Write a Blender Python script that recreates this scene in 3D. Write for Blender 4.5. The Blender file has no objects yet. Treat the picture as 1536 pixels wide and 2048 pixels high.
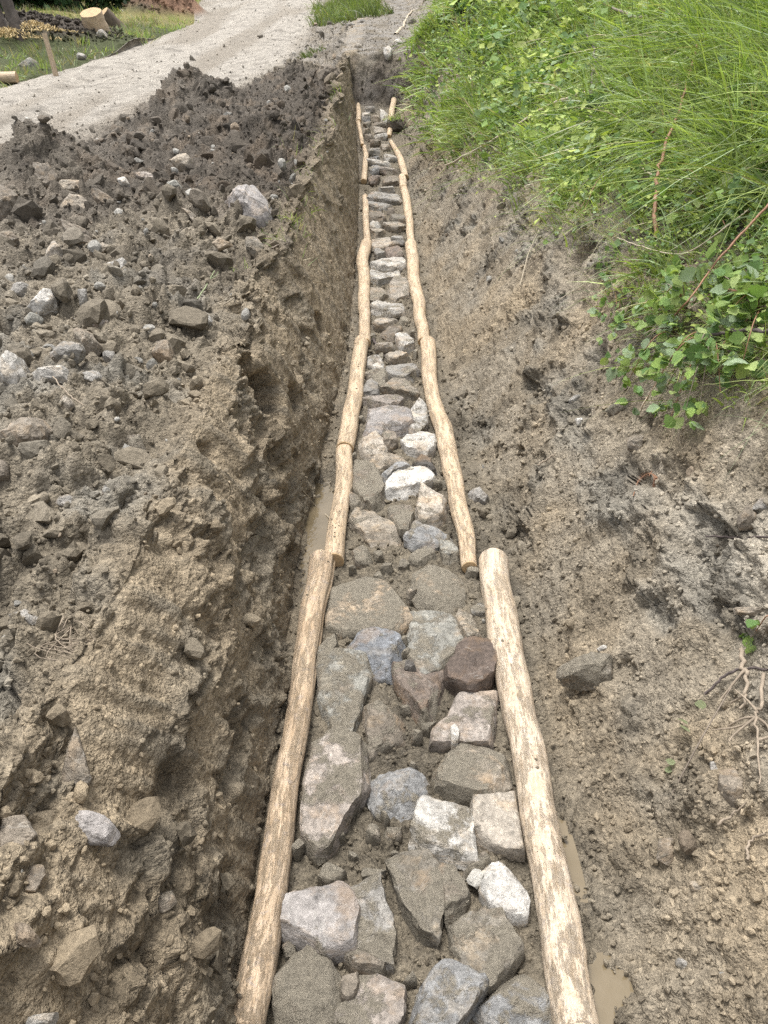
import bpy, math, random
import numpy as np
from mathutils import Vector, Matrix

# ------------------------------------------------------------------ camera, sky, sun, exposure
SC = bpy.context.scene
COL = SC.collection
PITCH = math.radians(30.0)
FPX = 1538.0                       # focal length in pixels of a 1536 x 2048 frame
cam_d = bpy.data.cameras.new("camera")
cam_d.sensor_fit = 'VERTICAL'
cam_d.angle_y = 2 * math.atan(1024 / FPX)
cam_d.clip_start = 0.05
cam_d.clip_end = 600
cam = bpy.data.objects.new("camera", cam_d)
COL.objects.link(cam)
cam.location = (0, 0, 0)
cam.rotation_euler = (math.pi / 2 - PITCH, 0, 0)
SC.camera = cam

SUN_EL, SUN_AZ = math.radians(77), math.radians(-50)    # azimuth measured from +Y towards +X
world = bpy.data.worlds.new("World")
SC.world = world
world.use_nodes = True
wn = world.node_tree
wn.nodes.clear()
sky = wn.nodes.new("ShaderNodeTexSky")
sky.sky_type = 'NISHITA'
sky.sun_disc = False
sky.sun_elevation = SUN_EL
sky.sun_rotation = SUN_AZ
sky.dust_density = 4.0
sky.air_density = 1.0
hs = wn.nodes.new("ShaderNodeHueSaturation")
hs.inputs['Saturation'].default_value = 0.22           # thin high cloud: nearly white sky
bg = wn.nodes.new("ShaderNodeBackground")
bg.inputs['Strength'].default_value = 0.11
wo = wn.nodes.new("ShaderNodeOutputWorld")
wn.links.new(sky.outputs[0], hs.inputs['Color'])
wn.links.new(hs.outputs[0], bg.inputs['Color'])
wn.links.new(bg.outputs[0], wo.inputs['Surface'])

sun_d = bpy.data.lights.new("sun", 'SUN')
sun_d.energy = 1.5
sun_d.angle = math.radians(20)
sun_d.color = (1.0, 0.975, 0.94)
sun = bpy.data.objects.new("sun", sun_d)
COL.objects.link(sun)
_sd = Vector((math.sin(SUN_AZ) * math.cos(SUN_EL), math.cos(SUN_AZ) * math.cos(SUN_EL), math.sin(SUN_EL)))
sun.rotation_euler = _sd.to_track_quat('Z', 'Y').to_euler()

SC.view_settings.view_transform = 'Standard'
SC.view_settings.look = 'None'
SC.view_settings.exposure = 1.45
SC.view_settings.gamma = 1
SC.cycles.use_denoising = False
SC.cycles.max_bounces = 6
SC.cycles.transparent_max_bounces = 8

rng = np.random.default_rng(7)
random.seed(7)

# ------------------------------------------------------------------ numeric helpers
_perm = np.random.default_rng(3).permutation(256).astype(np.int32)
_perm = np.concatenate([_perm, _perm, _perm])
_g = np.random.default_rng(4).normal(size=(256, 3))
_g = (_g / np.linalg.norm(_g, axis=1)[:, None]).astype(np.float32)
_rp = np.random.default_rng(5).random((256, 4)).astype(np.float32)


def _hash(ix, iy, iz):
    return _perm[_perm[_perm[ix & 255] + (iy & 255)] + (iz & 255)]


def perlin(p):
    i = np.floor(p).astype(np.int32)
    f = (p - i).astype(np.float32)
    u = f * f * f * (f * (f * 6 - 15) + 10)
    out = 0
    for dx in (0, 1):
        wx = u[:, 0] if dx else 1 - u[:, 0]
        for dy in (0, 1):
            wy = u[:, 1] if dy else 1 - u[:, 1]
            for dz in (0, 1):
                wz = u[:, 2] if dz else 1 - u[:, 2]
                g = _g[_hash(i[:, 0] + dx, i[:, 1] + dy, i[:, 2] + dz)]
                d = g[:, 0] * (f[:, 0] - dx) + g[:, 1] * (f[:, 1] - dy) + g[:, 2] * (f[:, 2] - dz)
                out = out + wx * wy * wz * d
    return out * 1.6


def fbm(p, octv=4, gain=0.5, off=0.0):
    a, s, t = 1.0, 0.0, 0.0
    q = p + off
    for k in range(octv):
        s = s + a * perlin(q)
        t += a
        a *= gain
        q = q * 2.03 + 17.3
    return s / t


def fbm_at(mask, p, *a_, **k_):
    out = np.zeros(len(p))
    out[mask] = fbm(p[mask], *a_, **k_)
    return out


def clods(p, rad=0.53, off=0.0):
    """domes of random height round scattered centres; returns height 0..1"""
    q = (p + off).astype(np.float32) - np.float32(0.5)
    i = np.floor(q).astype(np.int32)
    f = q - i + np.float32(0.5)
    best = np.zeros(len(p), np.float32)
    for dx in (0, 1):
        for dy in (0, 1):
            for dz in (0, 1):
                r = _rp[_hash(i[:, 0] + dx, i[:, 1] + dy, i[:, 2] + dz)]
                d2 = ((dx + r[:, 0] - f[:, 0]) ** 2 + (dy + r[:, 1] - f[:, 1]) ** 2 + (dz + r[:, 2] - f[:, 2]) ** 2)
                rr = rad * (0.45 + 0.6 * r[:, 3])
                h = np.sqrt(np.maximum(0, rr * rr - d2)) / rad
                np.maximum(best, h, out=best)
    return best


def plates(p, off=0.0):
    """broken plates: every cell is a tilted facet with a step to its neighbours; about -1..1"""
    qq = (p + off).astype(np.float32) - np.float32(.5)
    i = np.floor(qq).astype(np.int32)
    f = qq - i + np.float32(.5)
    bd = np.full(len(p), 9., np.float32)
    out = np.zeros(len(p), np.float32)
    for dx in (0, 1):
        for dy in (0, 1):
            for dz in (0, 1):
                h = _hash(i[:, 0] + dx, i[:, 1] + dy, i[:, 2] + dz)
                r = _rp[h]
                ex, ey, ez = f[:, 0] - dx - r[:, 0], f[:, 1] - dy - r[:, 1], f[:, 2] - dz - r[:, 2]
                d2 = ex * ex + ey * ey + ez * ez
                g = _g[h]
                v = (r[:, 3] - .5) * .9 + 1.3 * (g[:, 0] * ex + g[:, 1] * ey + g[:, 2] * ez)
                m = d2 < bd
                bd = np.where(m, d2, bd)
                out = np.where(m, v, out)
    return out


def smooth(a, b, x):
    t = np.clip((x - a) / (b - a), 0, 1)
    return t * t * (3 - 2 * t)


# camera rays: pixel of the 1536 x 2048 photograph -> direction per unit of depth
CP, SP = math.cos(PITCH), math.sin(PITCH)


def raydir(px, py):
    a = (np.asarray(px, float) - 768) / FPX
    b = (1024 - np.asarray(py, float)) / FPX
    return np.stack([a, CP + b * SP, -SP + b * CP], -1)


# ------------------------------------------------------------------ survey of the trench (metres; camera at the origin)
YS = np.array([-4, 0.9, 2.8, 5.36, 7.9, 10.1, 12.45, 13.0, 16, 22, 30, 45, 120.])
BEDZ = np.array([-2.05, -1.905, -1.83, -1.716, -1.515, -1.12, -0.46, 0.17, 0.42, 1.1, 2.05, 3.2, 8.])
LFX = np.array([-.36, -.335, -.372, -.25, -.262, -.30, -.42, -.42, -.40, -.4, -.4, -.4, -.4])
RFX = np.array([.62, .60, .575, .42, .39, .335, .20, .25, .5, .7, .7, .7, .7])
LLX = np.array([-.74, -.71, -.67, -.65, -.55, -.52, -.53, -.58, -.7, -.8, -.8, -.8, -.8])
LLZ = np.array([-1.2, -1.14, -1.05, -0.92, -0.60, -0.24, 0.12, 0.18, 0.38, 1.05, 1.98, 3.1, 8.])
RLX = np.array([1.60, 1.45, 1.28, 1.09, 0.99, 0.87, 0.66, 0.72, 1.2, 1.4, 1.5, 1.5, 1.5])
RLZ = np.array([-1.05, -0.98, -0.88, -0.78, -0.58, -0.28, 0.22, 0.55, 1.0, 1.7, 2.6, 3.8, 8.5])
RRX = np.array([-4.0, -3.9, -3.9, -3.9, -3.7, -3.2, -2.1, -2.0, -1.62, -1.8, -2.1, -3.2, -8.])     # road, right edge
RLL = np.array([-7.0, -7.0, -7.0, -7.0, -6.6, -6.0, -5.3, -5.2, -4.8, -4.6, -6.0, -8.5, -16.])      # road, left edge


_yy = np.linspace(-4, 30, 700)
_lip = sum(am * np.interp(_yy, np.arange(-5, 31, st), np.random.default_rng(sd).normal(size=len(np.arange(-5, 31, st)))) for am, st, sd in ((.055, .9, 1), (.035, .33, 2), (.014, .12, 3)))
_lip *= np.interp(_yy, [-4, 12, 14, 30], [1, 1, .2, .2])


def tab(v, y):
    r_ = np.interp(y, YS, v)
    if v is LLX:
        r_ = r_ + np.interp(y, _yy, _lip)
    return r_


def ground(y):
    z = -0.75 + 0.12 * (y - 8)
    z = np.where(y > 30, 1.89 + 0.075 * (y - 30), z)
    return np.logaddexp(z * 8, -1.28 * 8) / 8


def wallp(t, y):
    w = smooth(3.0, 5.0, y)
    return (1 - w) * (0.40 * t + 0.60 * t ** 2.2) + w * (0.85 * t + 0.15 * t * t)


def bedz(y):
    return tab(BEDZ, y)


HEAPS = [(-3.05, 7.25, .46, .55, .55), (-2.35, 10.3, .50, .60, .75), (-1.35, 12.7, .30, .6, .8), (-1.9, 9.0, .16, .6, .8),
         (-1.55, 5.2, .16, .5, 1.4), (-2.3, 4.2, .18, .7, 1.2), (-1.15, 8.1, .20, .28, .5), (-1.0, 10.6, .16, .3, .6),
         (-1.4, 2.6, .12, .4, .8), (-0.6, 15.5, .25, .9, 1.2), (-3.7, 5.0, .2, .6, 1.2), (-1.15, 2.6, .20, .6, 2.0), (-1.1, 7.2, .16, .55, 2.2), (-1.0, 9.8, .18, .5, 1.5)]


def heaps(x, y):
    z = 0
    for hx, hy, h, sx, sy in HEAPS:
        z = z + h * np.exp(-((x - hx) / sx) ** 2 - ((y - hy) / sy) ** 2)
    return z


def pile(x, y):
    return 0.60 * np.exp(-((x + 6.0) / 0.55) ** 2 - ((y - 23.5) / 0.6) ** 2) + 0.70 * np.exp(-((x + 5.3) / 0.5) ** 2 - ((y - 23.8) / 0.6) ** 2)


def verge_z(x, y):
    d = np.maximum(0, tab(RLL, y) - x)
    z = ground(y) + 0.05 * np.minimum(d, 4)
    z = z + 0.38 * np.exp(-((x + 6.3) / 1.5) ** 2 - ((y - 17.2) / 1.0) ** 2)
    z = z + 0.30 * np.exp(-((x + 8.6) / 1.6) ** 2 - ((y - 17.0) / 1.0) ** 2)
    return z + pile(x, y)


def hill_z(d, lz, y):
    k = np.minimum(d, 3.5)
    return lz + 0.72 * k + 0.28 * np.maximum(0, np.minimum(d, 14) - 3.5) + 0.05 * np.maximum(0, d - 14)


# ------------------------------------------------------------------ the ground grid
def rows():
    ys = [-4.0]
    while ys[-1] < 118:
        y = ys[-1]
        d = math.hypot(y, 1.7)
        if y < 0.55:
            s = 0.07 if y < 0 else 0.03
        elif y < 12.3:
            s = 0.0049 * d
        elif y < 13.1:
            s = 0.022
        elif y < 31:
            s = 0.009 * d
        else:
            s = 0.03 * d
        ys.append(y + s)
    return np.array(ys)


YR = rows()
NZ = [80, 60, 235, 150, 100, 185, 66, 22]                 # columns in each zone
Q = np.concatenate([k + np.linspace(0, 1, n, endpoint=False) for k, n in enumerate(NZ)] + [[8.0]])
ZI = np.concatenate([[0], np.cumsum(NZ)])
Yg, Qg = np.meshgrid(YR, Q, indexing='ij')
NR, NC = Yg.shape
y = Yg.ravel()
q = Qg.ravel()
k = np.minimum(q.astype(int), 7)
t = q - k
rl, rr, ll, lf, rf, rlx = (tab(v, y) for v in (RLL, RRX, LLX, LFX, RFX, RLX))
llz, bz, rlz, gz = tab(LLZ, y), bedz(y), tab(RLZ, y), ground(y)
X = np.zeros_like(y)
Z = np.zeros_like(y)
m = k == 0
X[m] = (rl - 55 * (1 - t) ** 3.2)[m]
Z[m] = verge_z(X[m], y[m])
m = k == 1
X[m] = (rl + (rr - rl) * t)[m]
Z[m] = (gz + 0.10 * np.sin(t * math.pi) * 0.4 + pile(X, y) - .05 * np.exp(-((t - .3) / .07) ** 2) - .05 * np.exp(-((t - .68) / .07) ** 2))[m]
m = k == 2
X[m] = (rr + (ll - rr) * (1 - (1 - t) ** 1.55))[m]
e = smooth(0, 0.9, X - rr)
fade = smooth(0.0, 0.20, ll - X)
Z[m] = (llz * (1 - fade) + fade * (gz + heaps(X, y) * e))[m]
m = k == 3
X[m] = (ll + (lf - ll) * t)[m]
Z[m] = (llz + (bz - llz) * wallp(t, y))[m]
m = k == 4
X[m] = (lf + (rf - lf) * t)[m]
Z[m] = bz[m]
m = k == 5
X[m] = (rf + (rlx - rf) * t)[m]
Z[m] = (bz + (rlz - bz) * (0.55 * t + 0.45 * t ** 1.5))[m]
m = k == 6
X[m] = (rlx + 3.2 * t ** 1.4)[m]
m = k == 7
X[m] = (rlx + 3.2 + 50 * t ** 2)[m]
m = k >= 6
Z[m] = hill_z(X - rlx, rlz, y)[m]
P0 = np.stack([X, y, Z], 1)


def grid_normals(P):
    G = P.reshape(NR, NC, 3)
    dv = np.gradient(G, axis=0)
    du = np.gradient(G, axis=1)
    n = np.cross(du, dv).reshape(-1, 3)
    n /= np.linalg.norm(n, axis=1)[:, None] + 1e-12
    return n


N0 = grid_normals(P0)

# amplitudes along q: knots verge|road|spoil|wall|bed|wall|hill|far
KN = [0, .9, 1.02, 1.95, 2.12, 2.85, 3.02, 3.5, 3.98, 4.08, 4.92, 5.02, 5.5, 5.95, 6.3, 8]


def amp(*v):
    return np.interp(q, KN, v)


A1 = amp(.10, .06, .02, .03, .09, .08, .06, .05, .04, .015, .015, .05, .10, .10, .06, .15)
A2 = amp(.02, .05, .0, .02, .075, .07, .04, .016, .02, .018, .018, .035, .035, .035, .02, .02)
A3 = amp(.01, .03, .004, .010, .045, .042, .026, .010, .018, .024, .024, .030, .026, .026, .01, .01)
A4 = amp(.005, .012, .006, .012, .022, .022, .018, .010, .014, .018, .018, .022, .020, .018, .005, .005)
A5 = amp(0, 0, 0, 0, .0, .0, .03, .045, .03, .0, .0, .015, .02, .02, .0, 0)
far = np.hypot(y, 1.7)
Pw = P0 + 0.05 * np.stack([perlin(P0 * 6), perlin(P0 * 6 + 31), perlin(P0 * 6 + 63)], 1)
near = (y > -1) & (y < 34) & (q > 0.35) & (q < 7.02)
scr = np.zeros(len(y))
scr[near] = smooth(-0.16, 0.12, fbm(P0[near] / np.array([.30, .55, .30]), 3, off=9.1))       # scraped smooth clay
m3, m5 = near & (k == 3), near & (k == 5)
scr = np.where((k == 3), np.maximum(scr, smooth(3.7, 4.9, y + .5 * fbm_at(m3, P0 / .5, 2, off=19.)) * smooth(-.55, -.3, fbm_at(m3, P0 / .3, 3, off=23.)) * smooth(0, .12, t)), scr)
scr = np.where((k == 5), np.maximum(scr, smooth(4.0, 5.0, y) * smooth(10.5, 8.5, y) * smooth(-.3, .05, fbm_at(m5, P0 / .35, 3, off=29.)) * smooth(1, .7, t) * .9), scr)
smo = 1 - scr * amp(0, 0, 0, 0, 0, .1, .8, .95, .8, .2, .2, .5, .85, .4, .0, 0)
disp = A1 * fbm(P0 / 0.55, 4) * (1 - .72 * scr * ((k == 3) | (k == 5)))
c1 = np.zeros(len(y)); c2 = c1.copy(); c3 = c1.copy(); rg = c1.copy()
c1[near] = clods(Pw[near] / 0.17)
c2[near] = clods(Pw[near] / 0.068, off=3.3)
nn = near & (y < 16)
c3[nn] = clods(P0[nn] / 0.028, off=7.7)
pn = P0[near]
rot = np.stack([pn[:, 0] * .8 + pn[:, 2] * .6, pn[:, 1] * .75 - pn[:, 2] * .5, pn[:, 2] + .35 * pn[:, 1]], 1)
rg[near] = 1 - 2.2 * np.abs(fbm(rot / np.array([.42, .34, .16]), 4, off=4.4))
disp += .11 * fbm_at((y > 12) & (y < 14) & near, P0 / .3, 3, off=40.) * smooth(12.2, 12.5, y) * smooth(13.6, 13.0, y) * (q > 3) * (q < 6)
c23 = fbm_at(near, P0 / 0.10, 3, off=2.2)
pl1 = c1 * 0; pl2 = c1 * 0; stri = c1 * 0
pl1[near] = plates(Pw[near] / np.array([.26, .26, .20]), 5.)
pl2[nn] = plates(Pw[nn] / .10, 11.)
stri[nn] = fbm(np.stack([(y[nn] + .45 * Z[nn]) * 20, Z[nn] * 3, X[nn] * 3], 1), 3, off=2.)
A6 = amp(0, 0, 0, 0, .045, .045, .035, .040, .025, .008, .008, .028, .045, .045, 0, 0)
disp += A6 * pl1 * (1 - .85 * scr) + .42 * A6 * pl2 * (1 - .9 * scr) + .026 * stri * scr * ((k == 3) | (k == 5))
disp += smo * (A2 * (c1 - .3) + A3 * (c2 - .3) + A4 * (c3 - .3)) + A5 * (rg - .35) * (1 - .8 * scr) + 0.35 * A3 * c23 * smo
# torn hollows in the cut faces: (pixel x, y, radius m, depth m)
HOLES = [(540, 790, .12, .34), (500, 745, .07, .18), (590, 800, .08, .2), (640, 650, .075, .3), (505, 612, .055, .2), (535, 665, .03, .07), (455, 700, .03, .07), (560, 640, .05, .06), (700, 560, .05, .05),
         (1032, 905, .045, .07), (1150, 520, .13, .10), (1215, 505, .10, .10), (1290, 845, .04, .07), (420, 905, .05, .05),
         (1240, 1340, .05, .06), (1010, 560, .06, .03)]


def base_hit(px, py, lift=0.0):
    """first crossing of the ray with the smooth ground"""
    d = raydir(px, py)
    ts = np.geomspace(0.9, 40, 1500)
    pts = ts[:, None] * d
    xx, yy = pts[:, 0], pts[:, 1]
    zz = base_z(xx, yy) + lift
    h = np.where(pts[:, 2] < zz)[0]
    i = h[0] if len(h) else len(ts) - 1
    return pts[i]


def base_z(x, y):
    rl, rr, ll, lf, rf, rlx = (tab(v, y) for v in (RLL, RRX, LLX, LFX, RFX, RLX))
    llz, bz, rlz, gz = tab(LLZ, y), bedz(y), tab(RLZ, y), ground(y)
    z = verge_z(x, y)
    z = np.where(x > rl, gz + pile(x, y), z)
    e = smooth(0, 0.9, x - rr)
    fade = smooth(0.0, 0.20, ll - x)
    z = np.where(x > rr, llz * (1 - fade) + fade * (gz + heaps(x, y) * e), z)
    t = np.clip((x - ll) / (lf - ll), 0, 1)
    z = np.where(x > ll, llz + (bz - llz) * wallp(t, y), z)
    z = np.where(x > lf, bz, z)
    t = np.clip((x - rf) / (rlx - rf), 0, 1)
    z = np.where(x > rf, bz + (rlz - bz) * (0.55 * t + 0.45 * t ** 1.5), z)
    z = np.where(x > rlx, hill_z(x - rlx, rlz, y), z)
    return z


hole_mv = np.zeros((len(y), 3))
for hx, hy, r, dp in HOLES:
    c = base_hit(hx, hy)
    hi_ = np.where((np.abs(P0 - c) < 2.2 * r + .05).all(1))[0]
    ph = P0[hi_]
    e_ = (ph - c) * np.array([1, 1, 1.15]) + .02 * np.stack([perlin(ph * 14), perlin(ph * 14 + 5), perlin(ph * 14 + 9)], 1)
    dd = (e_ ** 2).sum(1)
    # torn into the face sideways, so that the soil above overhangs
    hole_mv[hi_] += np.exp(-(dd / (r * r)) ** 2.5)[:, None] * dp * np.array([-.85 if c[0] < 0 else .85, .25, -.30])

# puddles: pixel outline -> level sheet; the mud under it is pressed down
def bed_unproject(px, py, lift=0.0):
    d = raydir(px, py)
    lo, hi = np.full(len(d), 0.8), np.full(len(d), 14.2)
    for _ in range(40):
        mid = (lo + hi) / 2
        f = d[:, 2] * mid - bedz(d[:, 1] * mid) - lift
        lo = np.where(f > 0, mid, lo)
        hi = np.where(f > 0, hi, mid)
    return d * ((lo + hi) / 2)[:, None]


def in_poly(x, y, poly):
    ins = np.zeros(len(x), bool)
    n = len(poly)
    for a in range(n):
        x1, y1 = poly[a]
        x2, y2 = poly[(a + 1) % n]
        c = ((y1 > y) != (y2 > y)) & (x < (x2 - x1) * (y - y1) / (y2 - y1 + 1e-12) + x1)
        ins ^= c
    return ins


PUDDLES = [
    ("muddy puddle shining between the left log and the trench wall", [(598, 1185), (600, 1120), (612, 1070), (600, 1030), (615, 940), (660, 930), (690, 955), (695, 1010), (672, 1120), (650, 1180)], "left"),
    ("narrow strip of muddy water along the near right log", [(1112, 1610), (1132, 1620), (1150, 1680), (1168, 1750), (1180, 1820), (1150, 1820), (1125, 1700)], "right"),
    ("brown puddle beside the near right log at the bottom", [(1165, 1905), (1215, 1900), (1262, 1935), (1272, 1975), (1245, 2010), (1230, 2060), (1215, 2130), (1180, 2130)], "right"),
]
PUD = []
G0 = P0[:, :2]
for lab, poly, side in PUDDLES:
    pw = bed_unproject([p[0] for p in poly], [p[1] for p in poly])
    zw = pw[:, 2].min() - 0.004 if side != "mid" else pw[:, 2].min() - 0.012
    c = pw.mean(0)
    bx = (np.abs(G0[:, 0] - c[0]) < 1) & (np.abs(G0[:, 1] - c[1]) < 1.2)
    idx = np.where(bx)[0]
    ins = in_poly(G0[idx, 0] + .02 * perlin(P0[idx] * 25), G0[idx, 1] + .02 * perlin(P0[idx] * 25 + 9), pw[:, :2])
    ii = idx[ins & ((k[idx] == 4) | ((k[idx] == 5) & (t[idx] < .16)))]
    cc = pw[:, :2].mean(0)
    big = cc + (pw[:, :2] - cc) * np.array([1.25, 1.16])
    rim = in_poly(G0[idx, 0] + .02 * perlin(P0[idx] * 25), G0[idx, 1] + .02 * perlin(P0[idx] * 25 + 9), big) & ~ins
    rim = idx[rim & ((k[idx] == 4) | ((k[idx] == 5) & (t[idx] < .16)))]
    # the ground here is lowered to just under the water
    PUD.append((lab, pw, zw, ii, rim))

P = P0 + N0 * disp[:, None] + hole_mv
for lab, pw, zw, ii, rim in PUD:
    P[rim, 2] = np.maximum(P[rim, 2], zw + .004 + .02 * c2[rim] + .012 * c3[rim])
    cc = pw[:, :2].mean(0)
    s_in = sum(in_poly(P0[ii, 0] + .015 * perlin(P0[ii] * 21 + 3), P0[ii, 1] + .015 * perlin(P0[ii] * 21 + 8), cc + (pw[:, :2] - cc) * f_) for f_ in (.9, .75, .55, .35))
    tz = zw + .007 - .009 * s_in + .008 * perlin(P0[ii] * 16) + 0.014 * c3[ii]
    P[ii, 2] = np.minimum(P[ii, 2], tz)
N1 = grid_normals(P)

# ------------------------------------------------------------------ soil colours (albedo, linear)
BUFF = np.array([.272, .218, .148]); OLIVE = np.array([.205, .174, .128]); GREYC = np.array([.206, .188, .154])
DARK = np.array([.072, .060, .048]); PALE = np.array([.37, .33, .265]); ROADC = np.array([.345, .315, .27])
MUD = np.array([.165, .140, .102]); RED = np.array([.21, .125, .08]); TURF = np.array([.06, .07, .028]); RUBB = np.array([.235, .212, .180])


def mix(a, b, f):
    return a + (b - a) * np.clip(f, 0, 1)[:, None]


na = fbm(P0 / 0.8, 4, off=1.5)
nb = fbm(P0 / 0.25, 4, off=5.5)
nc = fbm_at(near, P0 / 0.07, 3, off=8.5)
soil = np.tile(OLIVE, (len(y), 1))
sp_m = amp(0, 0, 0, 0, 1, 1, .35, 0, 0, 0, 0, 0, 0, 0, 0, 0)
wl_m = amp(0, 0, 0, 0, 0, 0, .6, 1, .8, 0, 0, 0, 0, 0, 0, 0)
bd_m = amp(0, 0, 0, 0, 0, 0, 0, 0, .35, 1, 1, .6, .1, 0, 0, 0)
wr_m = amp(0, 0, 0, 0, 0, 0, 0, 0, 0, 0, .1, .6, 1, 1, .6, .3)
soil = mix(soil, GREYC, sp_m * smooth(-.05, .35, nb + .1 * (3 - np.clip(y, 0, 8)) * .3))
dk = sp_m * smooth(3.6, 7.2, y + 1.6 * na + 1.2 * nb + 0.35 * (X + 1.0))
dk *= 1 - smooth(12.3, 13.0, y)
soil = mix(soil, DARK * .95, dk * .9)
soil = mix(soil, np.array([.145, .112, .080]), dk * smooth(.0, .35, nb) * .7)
soil = mix(soil, mix(np.tile(BUFF, (len(y), 1)), OLIVE, smooth(-.1, .25, nb)), wl_m)
soil = mix(soil, mix(np.tile(BUFF * 1.05, (len(y), 1)), OLIVE * .9, smooth(.0, .3, stri * .8 + .3 * nb)), wl_m * scr * .9)
soil = mix(soil, MUD, bd_m)
rw = mix(np.tile(GREYC, (len(y), 1)), BUFF, smooth(-.1, .3, na))
rw = mix(rw, PALE, smooth(.38, .75, t + .25 * na) * (k >= 5) * smooth(-.22, .25, nb + .5 * na) * smooth(3.9, 2.6, y) * .75)
rw = mix(rw, OLIVE * .72, smooth(.02, .25, -nb) * .7)
soil = mix(soil, rw, wr_m)
soil = mix(soil, BUFF * 1.1, wr_m * scr * .45)
ev = smooth(12.9, 14.0, y + .5 * nb) * (q > 2) * (q < 6.05)
soil = mix(soil, RUBB, ev * smooth(-.3, .3, nb + .1))
ef = smooth(12.3, 12.5, y + .15 * nb) * (1 - smooth(12.75, 13.0, y + .3 * nb)) * smooth(3.2, 3.6, q) * smooth(5.9, 5.4, q)
soil = mix(soil, DARK * 1.3, ef * .85)
rd = amp(0, .1, 1, 1, .15, 0, 0, 0, 0, 0, 0, 0, 0, 0, 0, 0)
soil = mix(soil, mix(np.tile(ROADC, (len(y), 1)), RUBB * .85, smooth(0, .35, nb)), rd)
vg = (q < 1.0) * smooth(1.0, .94, q)
soil = mix(soil, TURF, vg)
soil = mix(soil, DARK, vg * smooth(.12, .28, verge_z(X, y) - ground(y) - .05 * np.minimum(np.maximum(0, rl - X), 4)))
rp_ = np.exp(-((X + 5.6) / 1.0) ** 2 - ((y - 23.7) / .8) ** 2)
soil = mix(soil, RED, smooth(.25, .5, rp_))
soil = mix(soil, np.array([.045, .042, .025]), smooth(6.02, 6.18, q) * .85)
soil = mix(soil, np.array([.21, .185, .075]), vg * smooth(.25, .05, verge_z(X, y) - ground(y) - .05 * np.minimum(np.maximum(0, rl - X), 4)) * smooth(20.5, 22.5, y) * (1 - smooth(.25, .5, rp_)))
moist = smooth(.0, .28, fbm_at(near, P0 / .42, 4, off=61.) + .5 * nc * .4) * (q > 2) * (q < 6.05)
soil *= (1 - .36 * moist * (1 - .5 * scr))[:, None] * (1 + .05 * moist)[:, None]
trk = smooth(-.1, .3, fbm_at((k == 1) | (k == 2), np.stack([X / .8, y / 6, Z * 0], 1), 3, off=71.))
soil = mix(soil, np.array([.23, .20, .16]), rd * trk * .75)
soil *= (1 + .26 * nc + .18 * nb)[:, None]
soil *= (0.86 + .22 * np.clip(c2 * .6 + c3 * .5, 0, 1))[:, None] if False else 1
# dry dusty specks and stones caught in the soil take a lighter colour per clod
soil = np.clip(soil, .02, .6)
wet = np.clip(bd_m * smooth(-.15, .25, nb) + .35 * wl_m * smooth(.75, 1, t) * (k == 3), 0, 1)
for lab, pw, zw, ii, rim in PUD:
    wet[ii] = 1.0

# ------------------------------------------------------------------ mesh and material helpers
def mesh_np(name, V, F, n, smooth_sh=True):
    """V (nv,3) array, F (nf,n) int array"""
    me = bpy.data.meshes.new(name)
    V = np.ascontiguousarray(V, np.float32)
    F = np.ascontiguousarray(F, np.int32)
    me.vertices.add(len(V))
    me.vertices.foreach_set("co", V.ravel())
    me.loops.add(F.size)
    me.loops.foreach_set("vertex_index", F.ravel())
    me.polygons.add(len(F))
    me.polygons.foreach_set("loop_start", np.arange(0, F.size, n, dtype=np.int32))
    me.polygons.foreach_set("use_smooth", np.full(len(F), smooth_sh))
    me.update(calc_edges=True)
    return me


def attr_col(me, name, C):
    a = me.attributes.new(name, 'FLOAT_COLOR', 'POINT')
    C4 = np.ones((len(C), 4), np.float32)
    C4[:, :3] = C
    a.data.foreach_set("color", C4.ravel())


def attr_f(me, name, v):
    a = me.attributes.new(name, 'FLOAT', 'POINT')
    a.data.foreach_set("value", np.ascontiguousarray(v, np.float32))


def attr_v(me, name, v):
    a = me.attributes.new(name, 'FLOAT_VECTOR', 'POINT')
    a.data.foreach_set("vector", np.ascontiguousarray(v, np.float32).ravel())


def link(name, me, mat=None, parent=None, label=None, cat=None, group=None, kind=None, loc=None):
    o = bpy.data.objects.new(name, me)
    COL.objects.link(o)
    if mat is not None and me is not None and not me.materials:
        me.materials.append(mat)
    if parent is not None:
        o.parent = parent
    if loc is not None:
        o.location = loc
    for key, v in (("label", label), ("category", cat), ("group", group), ("kind", kind)):
        if v:
            o[key] = v
    return o


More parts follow.
